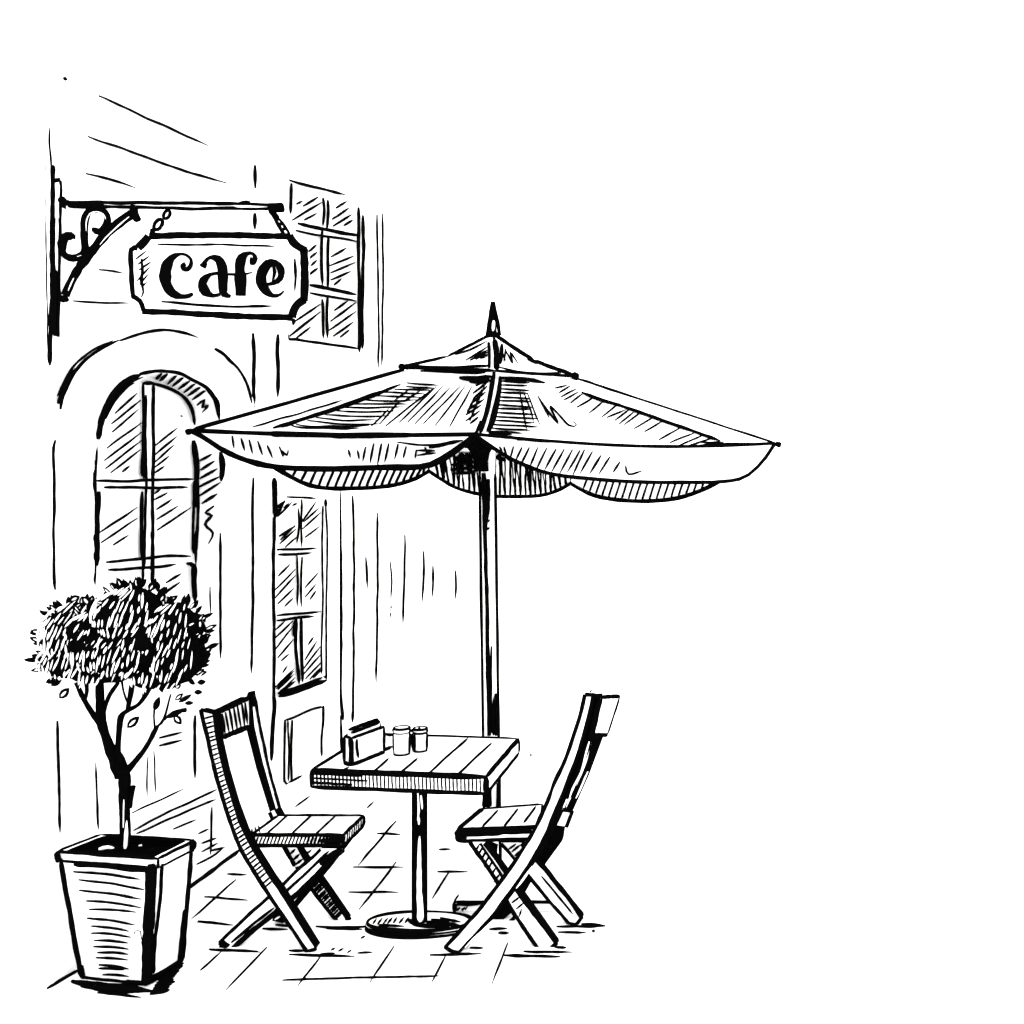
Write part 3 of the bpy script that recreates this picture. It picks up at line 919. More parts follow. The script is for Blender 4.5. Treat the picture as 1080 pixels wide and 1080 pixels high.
se.E((X1 - 0.06, ya - 0.001, z0 + 0.035), (X1, ya - 0.001, z0 + 0.035), 4.0)
se.H(pY(ya), 'a3', 2.0, "250,515 255,540; 262,510 268,535; 240,520 244,545")
se.build("seat", ch)
# front legs
lg = MB()
YLG = YN + 0.05
board(lg, YLG, 'a3', "470,588 545,588 400,735 172,925 148,922 132,902 330,718", (0, 0.035, 0), PAPER, INK)
SL = pY(YLG)
lg.H(SL, 'a3', 3.0, "470,590 400,655 330,720 230,810 132,902; 132,902 150,922 172,925", taper=0)
lg.H(SL, 'a3', 4.0, "172,925 240,868 320,798 400,735 470,660 545,592", taper=0)
lg.H(SL, 'a3', 2.6, "172,902 240,845 315,785; 340,745 420,672 500,595; 180,912 260,842; 360,760 440,690 520,610", taper=0.4)
lg.H(SL, 'a3', 7.0, "140,905 160,920", taper=0)
lg.H(SL, 'a3', 5.0, "470,640 520,600 545,592; 345,735 360,752", taper=0.3)
lg.build("leg", ch)
l2 = MB()
YL2 = YF - 0.05
board(l2, YL2, 'a3', "560,540 618,500 500,655 385,790 345,838 308,830 312,812 420,690", (0, 0.035, 0), INK, INK)
l2.H(pY(YL2 - 0.002), 'a3', 1.5, "360,765 420,695; 375,768 440,688; 420,690 500,600; 460,660 520,585; 318,826 335,815", m=PAPER, lift=0.004)
l2.build("leg", ch)
s2 = MB()
board(s2, YF - 0.045, 'a3', "350,580 390,585 420,640 385,650", (0, 0.03, 0), PAPER, INK)
s2.H(pY(YF - 0.046), 'a3', 3.4, "350,580 385,645", taper=0)
s2.H(pY(YF - 0.046), 'a3', 2.4, "370,605 385,590; 380,625 400,605; 388,640 410,622; 410,590 425,602 440,590")
s2.build("stretcher", ch)

# right-hand chair
c2_ = thing("folding_chair", "folding chair facing left, with its seat tucked under the table edge by the pole", "chair", (-0.7, 3.95, 0), GRP)
st = MB()
Lf = "530,72 515,140 490,215 460,300 430,365 400,440 372,502 340,560 300,622 230,722 150,822 62,918"
Rt = "556,76 540,150 510,260 478,345 436,450 398,540 355,622 312,685 270,745 200,835 108,934"
st.prism(poly(pY(YN), 'a5', Lf + " " + " ".join(reversed(Rt.split()))), (0.026, 0.045, 0), PAPER, INK)
st.S(SN, 'a5', 3.4, Lf, taper=0)
st.S(SN, 'a5', 2.6, Rt, taper=0)
st.H(SN, 'a5', 3.4, "530,72 590,74; 60,915 85,930 108,935", taper=0)
st.H(pY(YN + 0.03), 'a5', 6.0, "575,80 560,170 540,235 505,330 470,420", taper=0.2)
st.H(pY(YN + 0.02), 'a5', 1.3, "545,230 520,320 490,390 475,430", m=PAPER, lift=0.055)
st.H(pY(YN + 0.02), 'a5', 1.6, "355,648 330,680 300,720; 220,830 180,870 130,920", m=PAPER, lift=0.05)
st.build("stile", c2_)
sf = MB()
board(sf, YF, 'a5', "585,200 562,208 520,330 462,450 432,512 400,520 338,640 270,770 165,880 180,885 240,840 300,790 350,700 398,640 455,562 462,516 492,458 545,340 592,214", T, INK, INK)
sf.prism(poly(pY(YF - 0.004), 'a5', "455,457 490,462 468,514 430,508"), (0, 0.004, 0))
FS = pY(YF - 0.005)
sf.H(FS, 'a5', 3.0, "455,457 490,462; 490,462 468,516; 430,508 455,457", taper=0)
sf.H(pY(YF - 0.006), 'a5', 1.4, "545,255 520,330 480,420 468,450; 540,330 500,420", m=PAPER)
sf.H(pY(YF - 0.006), 'a5', 2.6, "250,855 290,825 295,845; 262,850 320,790", taper=0.4)
sf.build("stile", c2_)
rl = MB()
ra = [atY(*pts('a5', "588,80")[0], YN + 0.046), atY(*pts('a5', "646,77")[0], YF), atY(*pts('a5', "604,207")[0], YF), atY(*pts('a5', "556,206")[0], YN + 0.046)]
rl.prism(ra, (-0.022, 0.0, 0))
for i in range(4):
    rl.E(ra[i], ra[(i + 1) % 4], [3.4, 2.8, 3.6, 2.6][i])
rl.H(pY(YN + 0.046), 'a5', 2.4, "548,58 552,62", taper=0)
rl.build("top_rail", c2_)
se = MB()
se.k = 0.9
zt2 = 0.50
sq = [pZ(zt2)(*p) for p in pts('a5', "105,524 380,515 388,441 187,456")]
se.prism(sq, (0, 0, -0.05))
for i in range(4):
    se.E(sq[i], sq[(i + 1) % 4], [3.6, 2.4, 3.0, 5.0][i])
    se.E(sq[i] - Vector((0, 0, .05)), sq[(i + 1) % 4] - Vector((0, 0, .05)), 3.6)
se.E(sq[0], sq[0] - Vector((0, 0, .05)), 6.0)
se.E(sq[3], sq[3] - Vector((0, 0, .05)), 4.0)
S2 = pZ(zt2)
se.H(S2, 'a5', 2.2, "238,460 185,515; 305,455 258,515; 365,448 325,502", taper=0.2)
dv = sq[1] - sq[0]
for zz, ww, t0, t1 in [(-0.012, 5.5, 0, 0.9), (-0.022, 4.0, 0, 0.55), (-0.05, 3.6, 0, 1), (-0.024, 1.4, .4, 1)]:
    se.E(sq[0] + dv * t0 + Vector((0, -0.001, zz)), sq[0] + dv * t1 + Vector((0, -0.001, zz)), ww)
for t in [0.02, 0.05, 0.08]:
    se.E(sq[0] + dv * t, sq[0] + dv * t - Vector((0, 0, .05)), 4.5)
se.build("seat", c2_)
lg = MB()
board(lg, YLG, 'a5', "146,566 196,566 437,903 405,932 378,928", (0.004, 0.035, 0), PAPER, INK)
lg.H(SL, 'a5', 3.6, "146,566 230,690 290,800 378,928; 405,932 437,903", taper=0)
lg.H(SL, 'a5', 4.4, "196,566 270,670 320,750 437,903", taper=0)
lg.H(SL, 'a5', 2.4, "378,928 405,934; 180,570 260,690", taper=0)
lg.H(SL, 'a5', 2.0, "165,595 178,570; 172,610 190,580; 185,625 198,595; 192,645 210,612; 205,660 220,630; 215,680 232,650; 225,700 245,672; 285,770 312,750; 300,790 325,770; 310,815 318,790", wob=0.2)
lg.build("leg", c2_)
l2 = MB()
board(l2, YL2, 'a5', "250,568 318,568 522,815 500,842 475,838", (0.004, 0.035, 0), PAPER, INK)
S3 = pY(YL2)
l2.H(S3, 'a5', 3.0, "250,570 350,690 475,838; 500,842 522,815; 475,838 500,842", taper=0)
l2.H(S3, 'a5', 4.4, "318,570 400,660 460,735 522,815", taper=0)
l2.H(S3, 'a5', 2.0, "385,680 440,745 490,808; 275,590 300,570; 285,600 312,578; 295,612 320,590", taper=0.4)
l2.build("leg", c2_)
s2 = MB()
board(s2, YF - 0.03, 'a5', "205,570 235,580 232,615 208,610", (0, 0.03, 0), INK, INK)
s2.build("stretcher", c2_)

# ================================================================== TABLE
tb = thing("cafe_table", "square wooden slat table on a single black pedestal between the two chairs", "table", (-1.2, 4.12, 0))
tt = MB()
tt.k = 0.9
TZ, TH = 0.75, 0.07
tq = [pZ(TZ)(*p) for p in pts('a4', "35,302 800,330 942,164 290,143")]   # FL FR BR BL
tt.prism(tq, (0, 0, -TH))
dn = Vector((0, 0, -TH))
for i in range(4):
    tt.E(tq[i], tq[(i + 1) % 4], [5.4, 4.2, 3.4, 4.0][i])
tt.E(tq[0] + dn, tq[1] + dn, 4.2); tt.E(tq[1] + dn, tq[2] + dn, 3.6)
tt.E(tq[0], tq[0] + dn, 4.0); tt.E(tq[1], tq[1] + dn, 5.4); tt.E(tq[2], tq[2] + dn, 3.4)
fv, bv = tq[1] - tq[0], tq[2] - tq[3]
TS = pZ(TZ)
tt.H(TS, 'a4', 2.2, "160,308 200,285; 300,314 375,248; 415,318 500,248; 545,318 640,230 718,160; 672,322 760,240 825,180", taper=0.2)
tt.H(TS, 'a4', 3.4, "345,215 390,195; 365,145 395,147", taper=0.3)
for k in range(46):
    t = (k + 0.5) / 46
    a = tq[0] + fv * t
    tt.E(a + dn * 0.08, a + dn * 0.95 + fv * 0.003, 1.8 if t < .33 else 1.7)
tt.E(tq[0] + dn * 0.45 + Vector((0, -.001, 0)), tq[0] + fv * 0.33 + dn * 0.5 + Vector((0, -.001, 0)), 1.9)
tt.E(tq[0] + dn * 0.72 + Vector((0, -.001, 0)), tq[0] + fv * 0.24 + dn * 0.78 + Vector((0, -.001, 0)), 2.6)
tt.E(tq[0] + dn * 0.2 + Vector((0, -.001, 0)), tq[0] + fv * 0.3 + dn * 0.22 + Vector((0, -.001, 0)), 2.0)
rv = tq[2] - tq[1]
tt.build("tabletop", tb)
pd = MB()
pc = atY(442.5, 970, 4.02)
r = 0.0345
pd.lathe(None, [(Vector((pc.x, pc.y, 0.03)), r), (Vector((pc.x, pc.y, TZ - TH)), r)], 24, INK)
PS = pY(pc.y - r - 0.002)
pd.S(PS, 'a4', 5, "506,505,6 507,540,9", "509,590,4 508,640,10 507,760,15 509,860,18 512,965,22", m=PAPER, flat=(0, -1, 0), taper=0.2)  # white streak painted as the column's highlight
pd.H(PS, 'a4', 1.6, "500,400 505,480 500,520; 515,410 520,470", m=PAPER, wob=0.3, taper=1, flat=(0, -1, 0))
pd.build("pedestal", tb)
bs = MB()
bx = pc.x
def R_(k): return 0.238 * k
bs.lathe(None, [(Vector((bx, pc.y, 0.006)), R_(.97)), (Vector((bx, pc.y, 0.014)), R_(1)), (Vector((bx, pc.y, 0.03)), R_(1)), (Vector((bx, pc.y, 0.036)), R_(.96))], 40, PAPER, sy=0.42)
def ell(zz, k, w_, m=INK):
    P, R = [], []
    for i in range(49):
        a = 2 * math.pi * i / 48
        P.append(Vector((bx + R_(k) * math.cos(a), pc.y + R_(k) * .42 * math.sin(a), zz)))
        R.append(w_ * .5 * pc.y / F * (1 + .25 * math.sin(a * 3 + 1)))
    bs.tube(P, R, m)
ell(0.035, 0.97, 4.6); ell(0.022, 1.0, 3.0); ell(0.007, 0.99, 4.6); ell(0.013, 1.0, 1.6)
BSF = bs.surf()
bs.H(BSF, 'a4', 2.2, "305,972 320,950; 325,975 345,948; 350,972 370,948; 370,970 390,945; 395,968 410,945; 420,970 440,945; 445,968 460,945", wob=0.2)
bs.H(BSF, 'a4', 2.4, "560,955 640,962; 600,948 690,965; 330,978 440,984", wob=0.3)
bs.H(BSF, 'a4', 3.4, "480,975 520,982 640,985; 540,965 640,975 700,985; 460,955 490,975", wob=0.2)
bs.build("base", tb)

# things on the table
nh = thing("napkin_holder", "white box of paper napkins standing on the left of the table", "napkin holder", tq[0].lerp(tq[2], 0.3) + Vector((-0.1, 0, 0)))
hb = MB()
# front plate stands along the diagonal, traced at its own depth
A_ = TS(*pts('a4', "210,283")[0]); B_ = TS(*pts('a4', "352,225")[0])
A_.z = B_.z = TZ + 0.002
def up(p, h): return Vector((p.x, p.y, p.z + h))
def hgt(p, py): return (CY - py) * p.y / F + EYE - p.z
h1 = hgt(A_, pts('a4', "238,162")[0][1]); h2 = hgt(B_, pts('a4', "348,108")[0][1])
hh = (h1 + h2) / 2
C_ = atY(*pts('a4', "190,262")[0], A_.y + 0.06)
back = Vector((-0.045, 0.045, 0))
hb.prism([A_, B_, up(B_, hh), up(A_, hh)], back)
for a, b, ww in [(A_, B_, 5.0), (B_, up(B_, hh), 3.0), (up(B_, hh), up(A_, hh), 2.8), (up(A_, hh), A_, 4.0), (A_, A_ + back, 5.0),
                 (A_ + back, up(A_ + back, hh), 4.0), (up(A_ + back, hh), up(A_, hh), 2.4), (up(A_ + back, hh), up(B_ + back, hh), 2.6), (B_, B_ + back, 3.0)]:
    hb.E(a, b, ww)
HS = hb.surf()
hb.H(HS, 'a4', 2.4, "235,165 235,200 242,245; 200,165 205,200 212,240", taper=0.4)
hb.build("box", nh)
nk = MB()
m0 = up(A_.lerp(B_, 0.06) + back * 0.3, hh); m1 = up(A_.lerp(B_, 0.94) + back * 0.3, hh)
nk.prism([m0 + Vector((0, 0, 0.001)), m1 + Vector((0, 0, 0.001)), m1 + Vector((0, 0, 0.022)), m0 + Vector((0, 0, 0.018))], back * 0.12)
nk.E(m0 + Vector((0, 0, .018)), m1 + Vector((0, 0, .022)), 3.0)
k0 = m0 + back * 0.45; k1 = m1 + back * 0.45
nk.prism([k0 + Vector((0, 0, 0.001)), k1 + Vector((0, 0, 0.001)), k1 + Vector((0, 0, 0.03)), k0 + Vector((0, 0, 0.026))], back * 0.12)
nk.E(k0 + Vector((0, 0, .026)), k1 + Vector((0, 0, .03)), 2.8)
nk.E(k1 + Vector((0, 0, .03)), m1 + Vector((0, 0, .0)), 3.4)
nk.build("napkin", nh)

def shaker(label, tagpts, hpx, lidink, wsil):
    (x0, y0), (x1, y1) = pts('a4', tagpts)
    b = TS((x0 + x1) / 2, y0)
    b.z = TZ + 0.002
    rad = (x1 - x0) / 2 * b.y / F
    h = (y0 - (y0 - hpx)) * b.y / F
    t = thing("shaker", label, "shaker", b, "salt and pepper shakers on the table")
    m = MB()
    m.lathe(None, [(b, rad * .94), (b + Vector((0, 0, h * .5)), rad * .96), (b + Vector((0, 0, h * .82)), rad)], 20)
    bvec = Vector((0, 0, h))
    for sx in (-1, 1):
        m.E(b + Vector((sx * rad * .94, 0, 0.0)), b + Vector((sx * rad, 0, h * .82)), wsil[0 if sx < 0 else 1])
    P = [b + Vector((rad * math.cos(a / 12 * math.pi * 2), rad * math.sin(a / 12 * math.pi * 2), 0.003)) for a in range(13)]
    m.tube(P, [0.0045] * 13)
    if lidink:
        m.E(b + Vector((-rad * .62, -rad * .78, 0.005)), b + Vector((-rad * .62, -rad * .78, h * .8)), 2.6)
    m.build("body", t, True)
    l = MB()
    l.lathe(None, [(b + Vector((0, 0, h * .82)), rad * 1.0), (b + Vector((0, 0, h * .97)), rad * 1.04), (b + Vector((0, 0, h)), rad * .9)], 20)
    for zz, ww in ((h * .82, 1.2 if not lidink else 2.6), (h * .985, 3.0)):
        P = [b + Vector((rad * 1.02 * math.cos(a / 16 * math.pi * 2), rad * 1.02 * math.sin(a / 16 * math.pi * 2), zz)) for a in range(17)]
        l.tube(P, [ww * .5 * b.y / F] * 17)
    for sx in (-1, 1):
        l.E(b + Vector((sx * rad, 0, h * .82)), b + Vector((sx * rad * 1.03, 0, h * .98)), wsil[0 if sx < 0 else 1])
    if lidink:
        l.E(b + Vector((-rad * .3, -rad * .2, h * 1.0)), b + Vector((rad * .1, -rad * .3, h * 1.0)), 2.4)
    l.build("lid", t, True)
shaker("taller plain shaker next to the box of napkins", "398,232 464,232", 28.0, False, (3.4, 3.2))
shaker("smaller shaker with a dark lid, farther from the napkins", "484,218 540,218", 24.0, True, (4.6, 3.2))

# ================================================================== UMBRELLA
YP = 4.62
um = thing("patio_umbrella", "large white canvas parasol with scalloped valance and tall pole behind the table", "umbrella", (-0.98, YP, 0))
pb = atY(520.0, 924, YP); pb.z = 0.05
pt_ = atY(514.6, 500, YP)
ptop = atY(519.5, 356, YP)
rp = 0.0355
po = MB()
po.lathe(None, [(pb, rp), (pt_, rp), (ptop, rp * .8)], 16)
POS = pY(YP - rp - 0.002)
for sx, ww in ((-1, 4.2), (1, 3.4)):
    po.E(pb + Vector((sx * rp, -0.004, 0)), pt_ + Vector((sx * rp, -0.004, 0)), ww, taper=.1)
po.H(pY(YP - rp - 0.002), 'a6', 3.4, "412,60 412,110 418,300 424,480 428,700 430,800 432,940", taper=0)
po.H(POS, 'a6', 4.0, "420,110 418,180 420,270; 415,60 420,200; 430,80 424,230", taper=0.8)
po.H(POS, 'a6', 2.0, "420,130 435,120; 422,160 436,148; 424,190 435,182; 424,225 434,215; 424,250 434,242; 440,640 438,720 438,860 432,930")
po.H(POS, 'a6', 3.6, "455,800 445,880 448,940; 450,850 440,930; 462,830 455,940; 440,900 462,940", taper=0.5)
po.H(POS, 'p', 8.0, "513.5,828 513.5,850", taper=0)
po.H(POS, 'p', 2.6, "525,826 524.5,852", taper=0)
po.H(POS, 'a5', 2.2, "190,688 192,720 196,745", taper=0.3)
po.H(POS, 'p', 2.2, "521,398 521,356", taper=0)
po.build("pole", um, False)
# base slab
ub = MB()
u = [atY(*pts('a5', "100,776")[0], 4.27), atY(*pts('a5', "300,770")[0], 4.27)]
ux0, ux1 = (479 - CX) * 4.19 / F, (548 - CX) * 4.27 / F
ub.box(ux0, ux1 + 0.2, 4.19, 4.95, 0.006, 0.05)
for a, b, ww in [((ux0, 4.19, .05), (ux1 + .2, 4.19, .05), 2.6), ((ux0, 4.19, .004), (ux0, 4.19, .05), 3.2), ((ux0, 4.19, .05), (ux0, 4.27, .05), 2.0)]:
    ub.E(a, b, ww)
UBS = ub.surf()
ub.H(UBS, 'a5', 2.8, "100,776 195,772; 100,776 90,808")
ub.H(UBS, 'a5', 2.2, "100,795 112,785; 108,805 128,785; 120,802 138,782; 112,800 125,798", wob=0.2)
ub.build("base", um)

Lc = atY(204, 454, 4.30); Fc = atY(501.5, 458, 3.72); Rc = atY(817, 467.5, 4.70)
B1c = atY(452, 476, 5.55); B2c = atY(602, 478, 5.65)
outer = [Lc, Fc, Rc, B2c, B1c]
ctr = atY(519.5, 352, YP)
Lr = atY(425, 391, 4.52); Fr = atY(521.5, 397, 4.34); Rr = atY(606, 399, 4.645)
B2r = Vector((-0.86, 4.95, 2.52)); B1r = Vector((-1.17, 4.93, 2.52))
innr = [Lr, Fr, Rr, B2r, B1r]
SAG = [0.012, 0.032, 0, 0, 0]
ca = MB()
ca.k = 0.87
N = 10
for i in range(5):
    a0, a1, b0, b1 = outer[i], outer[(i + 1) % 5], innr[i], innr[(i + 1) % 5]
    vs = []
    for r_ in range(N + 1):
        t = r_ / N
        for c_ in range(N + 1):
            s_ = c_ / N
            p = (a0.lerp(a1, s_) - Vector((0, 0, SAG[i] * math.sin(math.pi * s_)))).lerp(b0.lerp(b1, s_), t)
            p = p - Vector((0, 0, 0.05 * math.sin(math.pi * s_) * math.sin(math.pi * t) * 0.6))
            vs.append(p)
    nv = len(vs)
    vs += [p - Vector((0, 0, 0.006)) for p in vs]
    fs = []
    for r_ in range(N):
        for c_ in range(N):
            k = r_ * (N + 1) + c_
            fs.append([k, k + 1, k + N + 2, k + N + 1])
            fs.append([nv + k, nv + k + N + 1, nv + k + N + 2, nv + k + 1])
    ca.add(vs, fs, PAPER)
CS = ca.surf()
ca.E(Lc, Lr, 5.2, taper=0.2)
ca.E(Rc, Rr, 3.4, taper=0.2)
ca.E(Lc, Lr, 3.0, taper=0.2, wob=0.012)
ca.E(Rc.lerp(Rr, .3), Rr, 2.2, wob=0.012)
ca.E(B1c, B1r, 2.5); ca.E(B2c, B2r, 2.5); ca.E(B2c, B1c, 2.5)
ca.E(Lc, B1c, 2.5); ca.E(Rc, B2c, 2.5)
for (a_, b_, sg_, w_) in ((Lc, Fc, SAG[0], 3.8), (Fc, Rc, SAG[1], 2.8)):
    P = [a_.lerp(b_, i / 40) - Vector((0, 0, sg_ * math.sin(math.pi * i / 40))) for i in range(41)]
    ca.tube(P, [w_ * .5 * WK * p.y / F * (1 + .2 * noise.noise(Vector((i * .2, w_, 0)))) * (1.25 if w_ > 3 and 12 < i < 32 else 1) for i, p in enumerate(P)])
ca.H(CS, 'a1', 4.4, "300,520 420,519 600,524 720,522", taper=1, lift=0.004)
# pen work on the left panel
ca.H(CS, 'a1', 3.0, "320,495 430,462 540,430 650,390 760,345; 350,490 540,425 700,365", taper=0.6, lift=0.004)
ca.H(CS, 'a1', 2.0, "250,490 400,448 560,400", taper=0.6, lift=0.004)
ca.H(CS, 'a1', 2.0, "385,487 440,495 620,497; 400,482 480,490 650,488; 440,470 540,480 690,482; 470,458 560,468 680,468; 500,450 620,455 720,452; 540,436 640,440 740,437; 570,425 660,425 770,420; 600,412 700,412 790,412; 640,398 720,402 820,398; 680,385 760,385 840,388; 700,372 780,375 850,378; 740,362 800,362 870,365; 785,338 850,345 895,348; 780,350 880,358", lift=0.004, wob=0.4)
ca.H(CS, 'a1', 1.9, "690,480 760,400; 660,488 720,430; 710,487 870,360; 755,475 885,352; 785,475 908,350; 810,480 938,350; 840,480 968,350; 880,488 985,348; 930,490 1008,350; 740,400 790,362; 770,405 830,365", lift=0.004, wob=0.3)
ca.H(CS, 'a1', 2.3, "985,450 1040,415; 990,435 1050,395; 1000,415 1055,370; 1010,395 1060,350; 985,470 1035,435; 1000,480 1030,455; 1010,375 1062,335; 1020,350 1065,325; 990,445 1020,380; 1000,470 1050,350", lift=0.004, wob=0.3)
ca.H(CS, 'a1', 4.6, "965,322 1020,325 1075,318; 985,310 1070,308; 1000,335 1070,330", lift=0.006, taper=0.6)
ca.H(CS, 'a2', 4.6, "122,285 110,360 95,420 80,470", lift=0.006, taper=0.2)
ca.H(CS, 'a2', 2.6, "143,285 132,350 115,420 100,465", lift=0.006, taper=0.2)
# right panel
ca.H(CS, 'a2', 2.2, "148,305 235,312; 148,317 230,320; 146,330 235,335; 145,342 232,345; 142,355 240,362; 140,367 238,370; 138,380 245,388; 135,392 240,395; 133,405 250,412; 130,417 262,425; 128,430 250,437; 122,443 265,450; 118,455 240,462; 112,465 215,470", lift=0.004, wob=0.3, taper=0.6)
ca.H(CS, 'a2', 2.6, "108,470 160,480 215,488; 115,478 250,492; 110,485 220,492 335,497; 105,465 180,475", lift=0.004, taper=0.8)
ca.H(CS, 'a2', 4.0, "145,300 130,400 108,468; 140,295 215,300 285,310", lift=0.004, taper=0.8)
ca.H(CS, 'a2', 1.8, "205,340 215,400 228,465; 230,345 250,400 268,445; 218,342 240,400 250,440", lift=0.004)
ca.H(CS, 'a2', 2.2, "262,352 300,425; 275,370 325,440 300,385 360,445 385,445 372,432", lift=0.004)
ca.H(CS, 'a2', 3.2, "400,340 480,370 560,395 640,425 740,460 840,495", lift=0.004, taper=0.6)
ca.H(CS, 'a2', 2.0, "315,328 355,318; 328,342 365,320; 335,355 385,330; 345,365 390,338; 365,375 405,345; 385,388 440,355; 425,405 470,368; 465,418 520,375; 505,430 555,392; 535,442 590,402; 565,455 630,420; 600,465 660,430; 645,490 720,450; 680,500 760,468; 710,508 790,475; 725,515 815,485; 770,512 840,495; 800,510 850,497; 480,420 540,395; 520,440 570,400", lift=0.004, wob=0.3)
ca.H(CS, 'a2', 2.0, "760,510 850,503 1000,505; 780,500 840,498", lift=0.002, taper=0.8)
cao = ca.build("canopy", um)

def valance(a, b, prof, side, hatch, wbot):
    """scalloped strip hanging from edge a-b; prof: list of (t, drop px at that depth)"""
    m = MB()
    n = 28
    T_, B_v = [], []
    for i in range(n + 1):
        t = i / n
        p = a.lerp(b, t) - Vector((0, 0, side * math.sin(math.pi * t)))
        for k in range(len(prof) - 1):
            if prof[k][0] <= t <= prof[k + 1][0]:
                u_ = (t - prof[k][0]) / (prof[k + 1][0] - prof[k][0])
                q0, q1, q2, q3 = prof[max(k - 1, 0)], prof[k], prof[k + 1], prof[min(k + 2, len(prof) - 1)]
                h_ = q2[0] - q1[0]
                g1 = (q2[1] - q0[1]) / max(1e-6, q2[0] - q0[0]) * h_; g2 = (q3[1] - q1[1]) / max(1e-6, q3[0] - q1[0]) * h_
                dpx = ((2 * u_ ** 3 - 3 * u_ ** 2 + 1) * q1[1] + (u_ ** 3 - 2 * u_ ** 2 + u_) * g1
                       + (-2 * u_ ** 3 + 3 * u_ ** 2) * q2[1] + (u_ ** 3 - u_ ** 2) * g2)
                break
        T_.append(p - Vector((0, 0, 0.003)))
        B_v.append(p - Vector((0, 0, 0.003 + max(dpx, 0.3) * p.y / F)))
    inw = Vector((ctr.x, ctr.y, 0)) - Vector(((a.x + b.x) / 2, (a.y + b.y) / 2, 0))
    inw = inw.normalized() * 0.006
    vs = T_ + B_v + [p + inw for p in T_] + [p + inw for p in B_v]
    k = n + 1
    fs = []
    for i in range(n):
        fs += [[i, i + 1, k + i + 1, k + i], [2 * k + i, 3 * k + i, 3 * k + i + 1, 2 * k + i + 1], [k + i, k + i + 1, 3 * k + i + 1, 3 * k + i]]
    m.add(vs, fs, PAPER)
    R = [wbot * .5 * WK * p.y / F * (1 + .25 * noise.noise(Vector((i * .6, a.x * 7, 0)))) for i, p in enumerate(B_v)]
    m.tube([p + inw * .5 for p in B_v], R)
    hatch(m, m.surf(), T_, B_v)
    return m.build("valance", cao)

def h_fl(m, s, T_, B_v):
    m.H(s, 'a1', 2.0, "180,522 185,565; 210,530 222,575; 238,535 250,585; 268,540 285,590; 300,555 318,600; 342,560 355,592 350,575 368,590 372,570; 580,570 588,598; 612,572 618,605; 640,560 630,612; 668,548 655,618; 695,548 680,625; 720,548 705,615; 752,550 740,605; 780,558 770,600; 815,570 810,602", lift=0.004, wob=0.2)
    m.H(s, 'a1', 2.0, "750,545 860,555 975,537; 815,572 880,575; 820,590 885,582; 845,562 850,578 865,575", lift=0.004)
    m.H(s, 'a1', 3.4, "860,562 920,550 975,538; 970,590 1000,530 1012,515", lift=0.004)
def h_fr(m, s, T_, B_v):
    m.H(s, 'a2', 2.0, "140,512 150,530; 155,512 165,548; 185,512 175,550; 212,515 190,560; 235,515 205,575; 262,515 235,580; 290,518 255,590; 320,520 282,590; 345,520 305,595; 372,522 330,600; 395,525 355,595; 410,522 372,605; 435,528 395,600; 462,540 425,600; 490,545 455,600; 522,560 500,595; 540,572 550,600 595,588", lift=0.004, wob=0.2)
def diag(n, w_):
    def f(m, s, T_, B_v):
        for i in range(n):
            t = (i + rnd.uniform(.2, .8)) / n * 27
            k = int(t)
            k2 = max(0, k - 2)
            if i % 3 == 0:
                k3 = max(0, k - 3); u1, u2 = rnd.uniform(.1, .5), rnd.uniform(.5, .95)
                m.E(B_v[k] * u1 + T_[k] * (1 - u1) + Vector((0, -.005, 0)), T_[k3] * u2 + B_v[k3] * (1 - u2) + Vector((0, -.005, 0)), w_ * rnd.uniform(.7, 1.2), wob=.004)
            m.E(B_v[k] + Vector((0, -.004, 0)), T_[k2] * .85 + B_v[k2] * .15 + Vector((0, -.004, 0)), w_)
    return f
def vert(n, w_):
    def f(m, s, T_, B_v):
        for i in range(n):
            t = (i + rnd.uniform(.25, .75)) / n * 27
            k = int(t)
            m.E(B_v[k] + Vector((0, -.004, 0)), T_[min(27, k + rnd.randint(0, 1))] + Vector((0, -.004, 0)), w_ * rnd.uniform(.75, 1.35), wob=.004)
    return f
def hback(m, s, T_, B_v):
    vert(58, 2.0)(m, s, T_, B_v)
    m.H(s, 'a2', 3.4, "70,480 40,505 10,535; 75,490 45,520 0,555; 72,505 50,530 5,575; 80,485 80,560 82,640; 92,490 92,560 94,640; 105,495 104,560 104,640", lift=0.006, taper=.3)
    m.H(s, 'a2', 2.6, "60,500 65,560; 48,515 52,580; 35,525 40,590; 22,535 25,590; 10,545 12,600; 0,555 70,545; -10,570 70,560; -15,585 70,578; 0,598 65,592; 120,510 180,560; 118,525 160,560; 125,545 150,560", lift=0.006, taper=.3)
valance(Lc, Fc, [(0, 0), (.06, 9), (.13, 20), (.22, 29), (.32, 34), (.5, 35), (.7, 33), (.84, 32), (.90, 24), (.96, 10), (1, 0)], SAG[0], h_fl, 5.2)
valance(Fc, Rc, [(0, 0), (.05, 12), (.1, 22), (.2, 33), (.35, 36), (.5, 37), (.65, 37), (.8, 37), (.88, 33), (.95, 18), (1, 0)], SAG[1], h_fr, 3.4)
valance(Rc, B2c, [(0, 0), (.1, 12), (.2, 32), (.3, 44), (.42, 52), (.55, 54), (.7, 52), (.85, 46), (.94, 38), (1, 31)], 0, diag(56, 2.3), 3.6)
valance(B2c, B1c, [(0, 31), (.08, 38), (.2, 44), (.4, 46), (.6, 45), (.8, 38), (.92, 28), (1, 20)], 0, hback, 3.2)
valance(B1c, Lc, [(0, 20), (.06, 28), (.18, 38), (.36, 45), (.56, 47), (.69, 34), (.84, 12), (1, 0)], 0, diag(64, 2.8), 3.8)

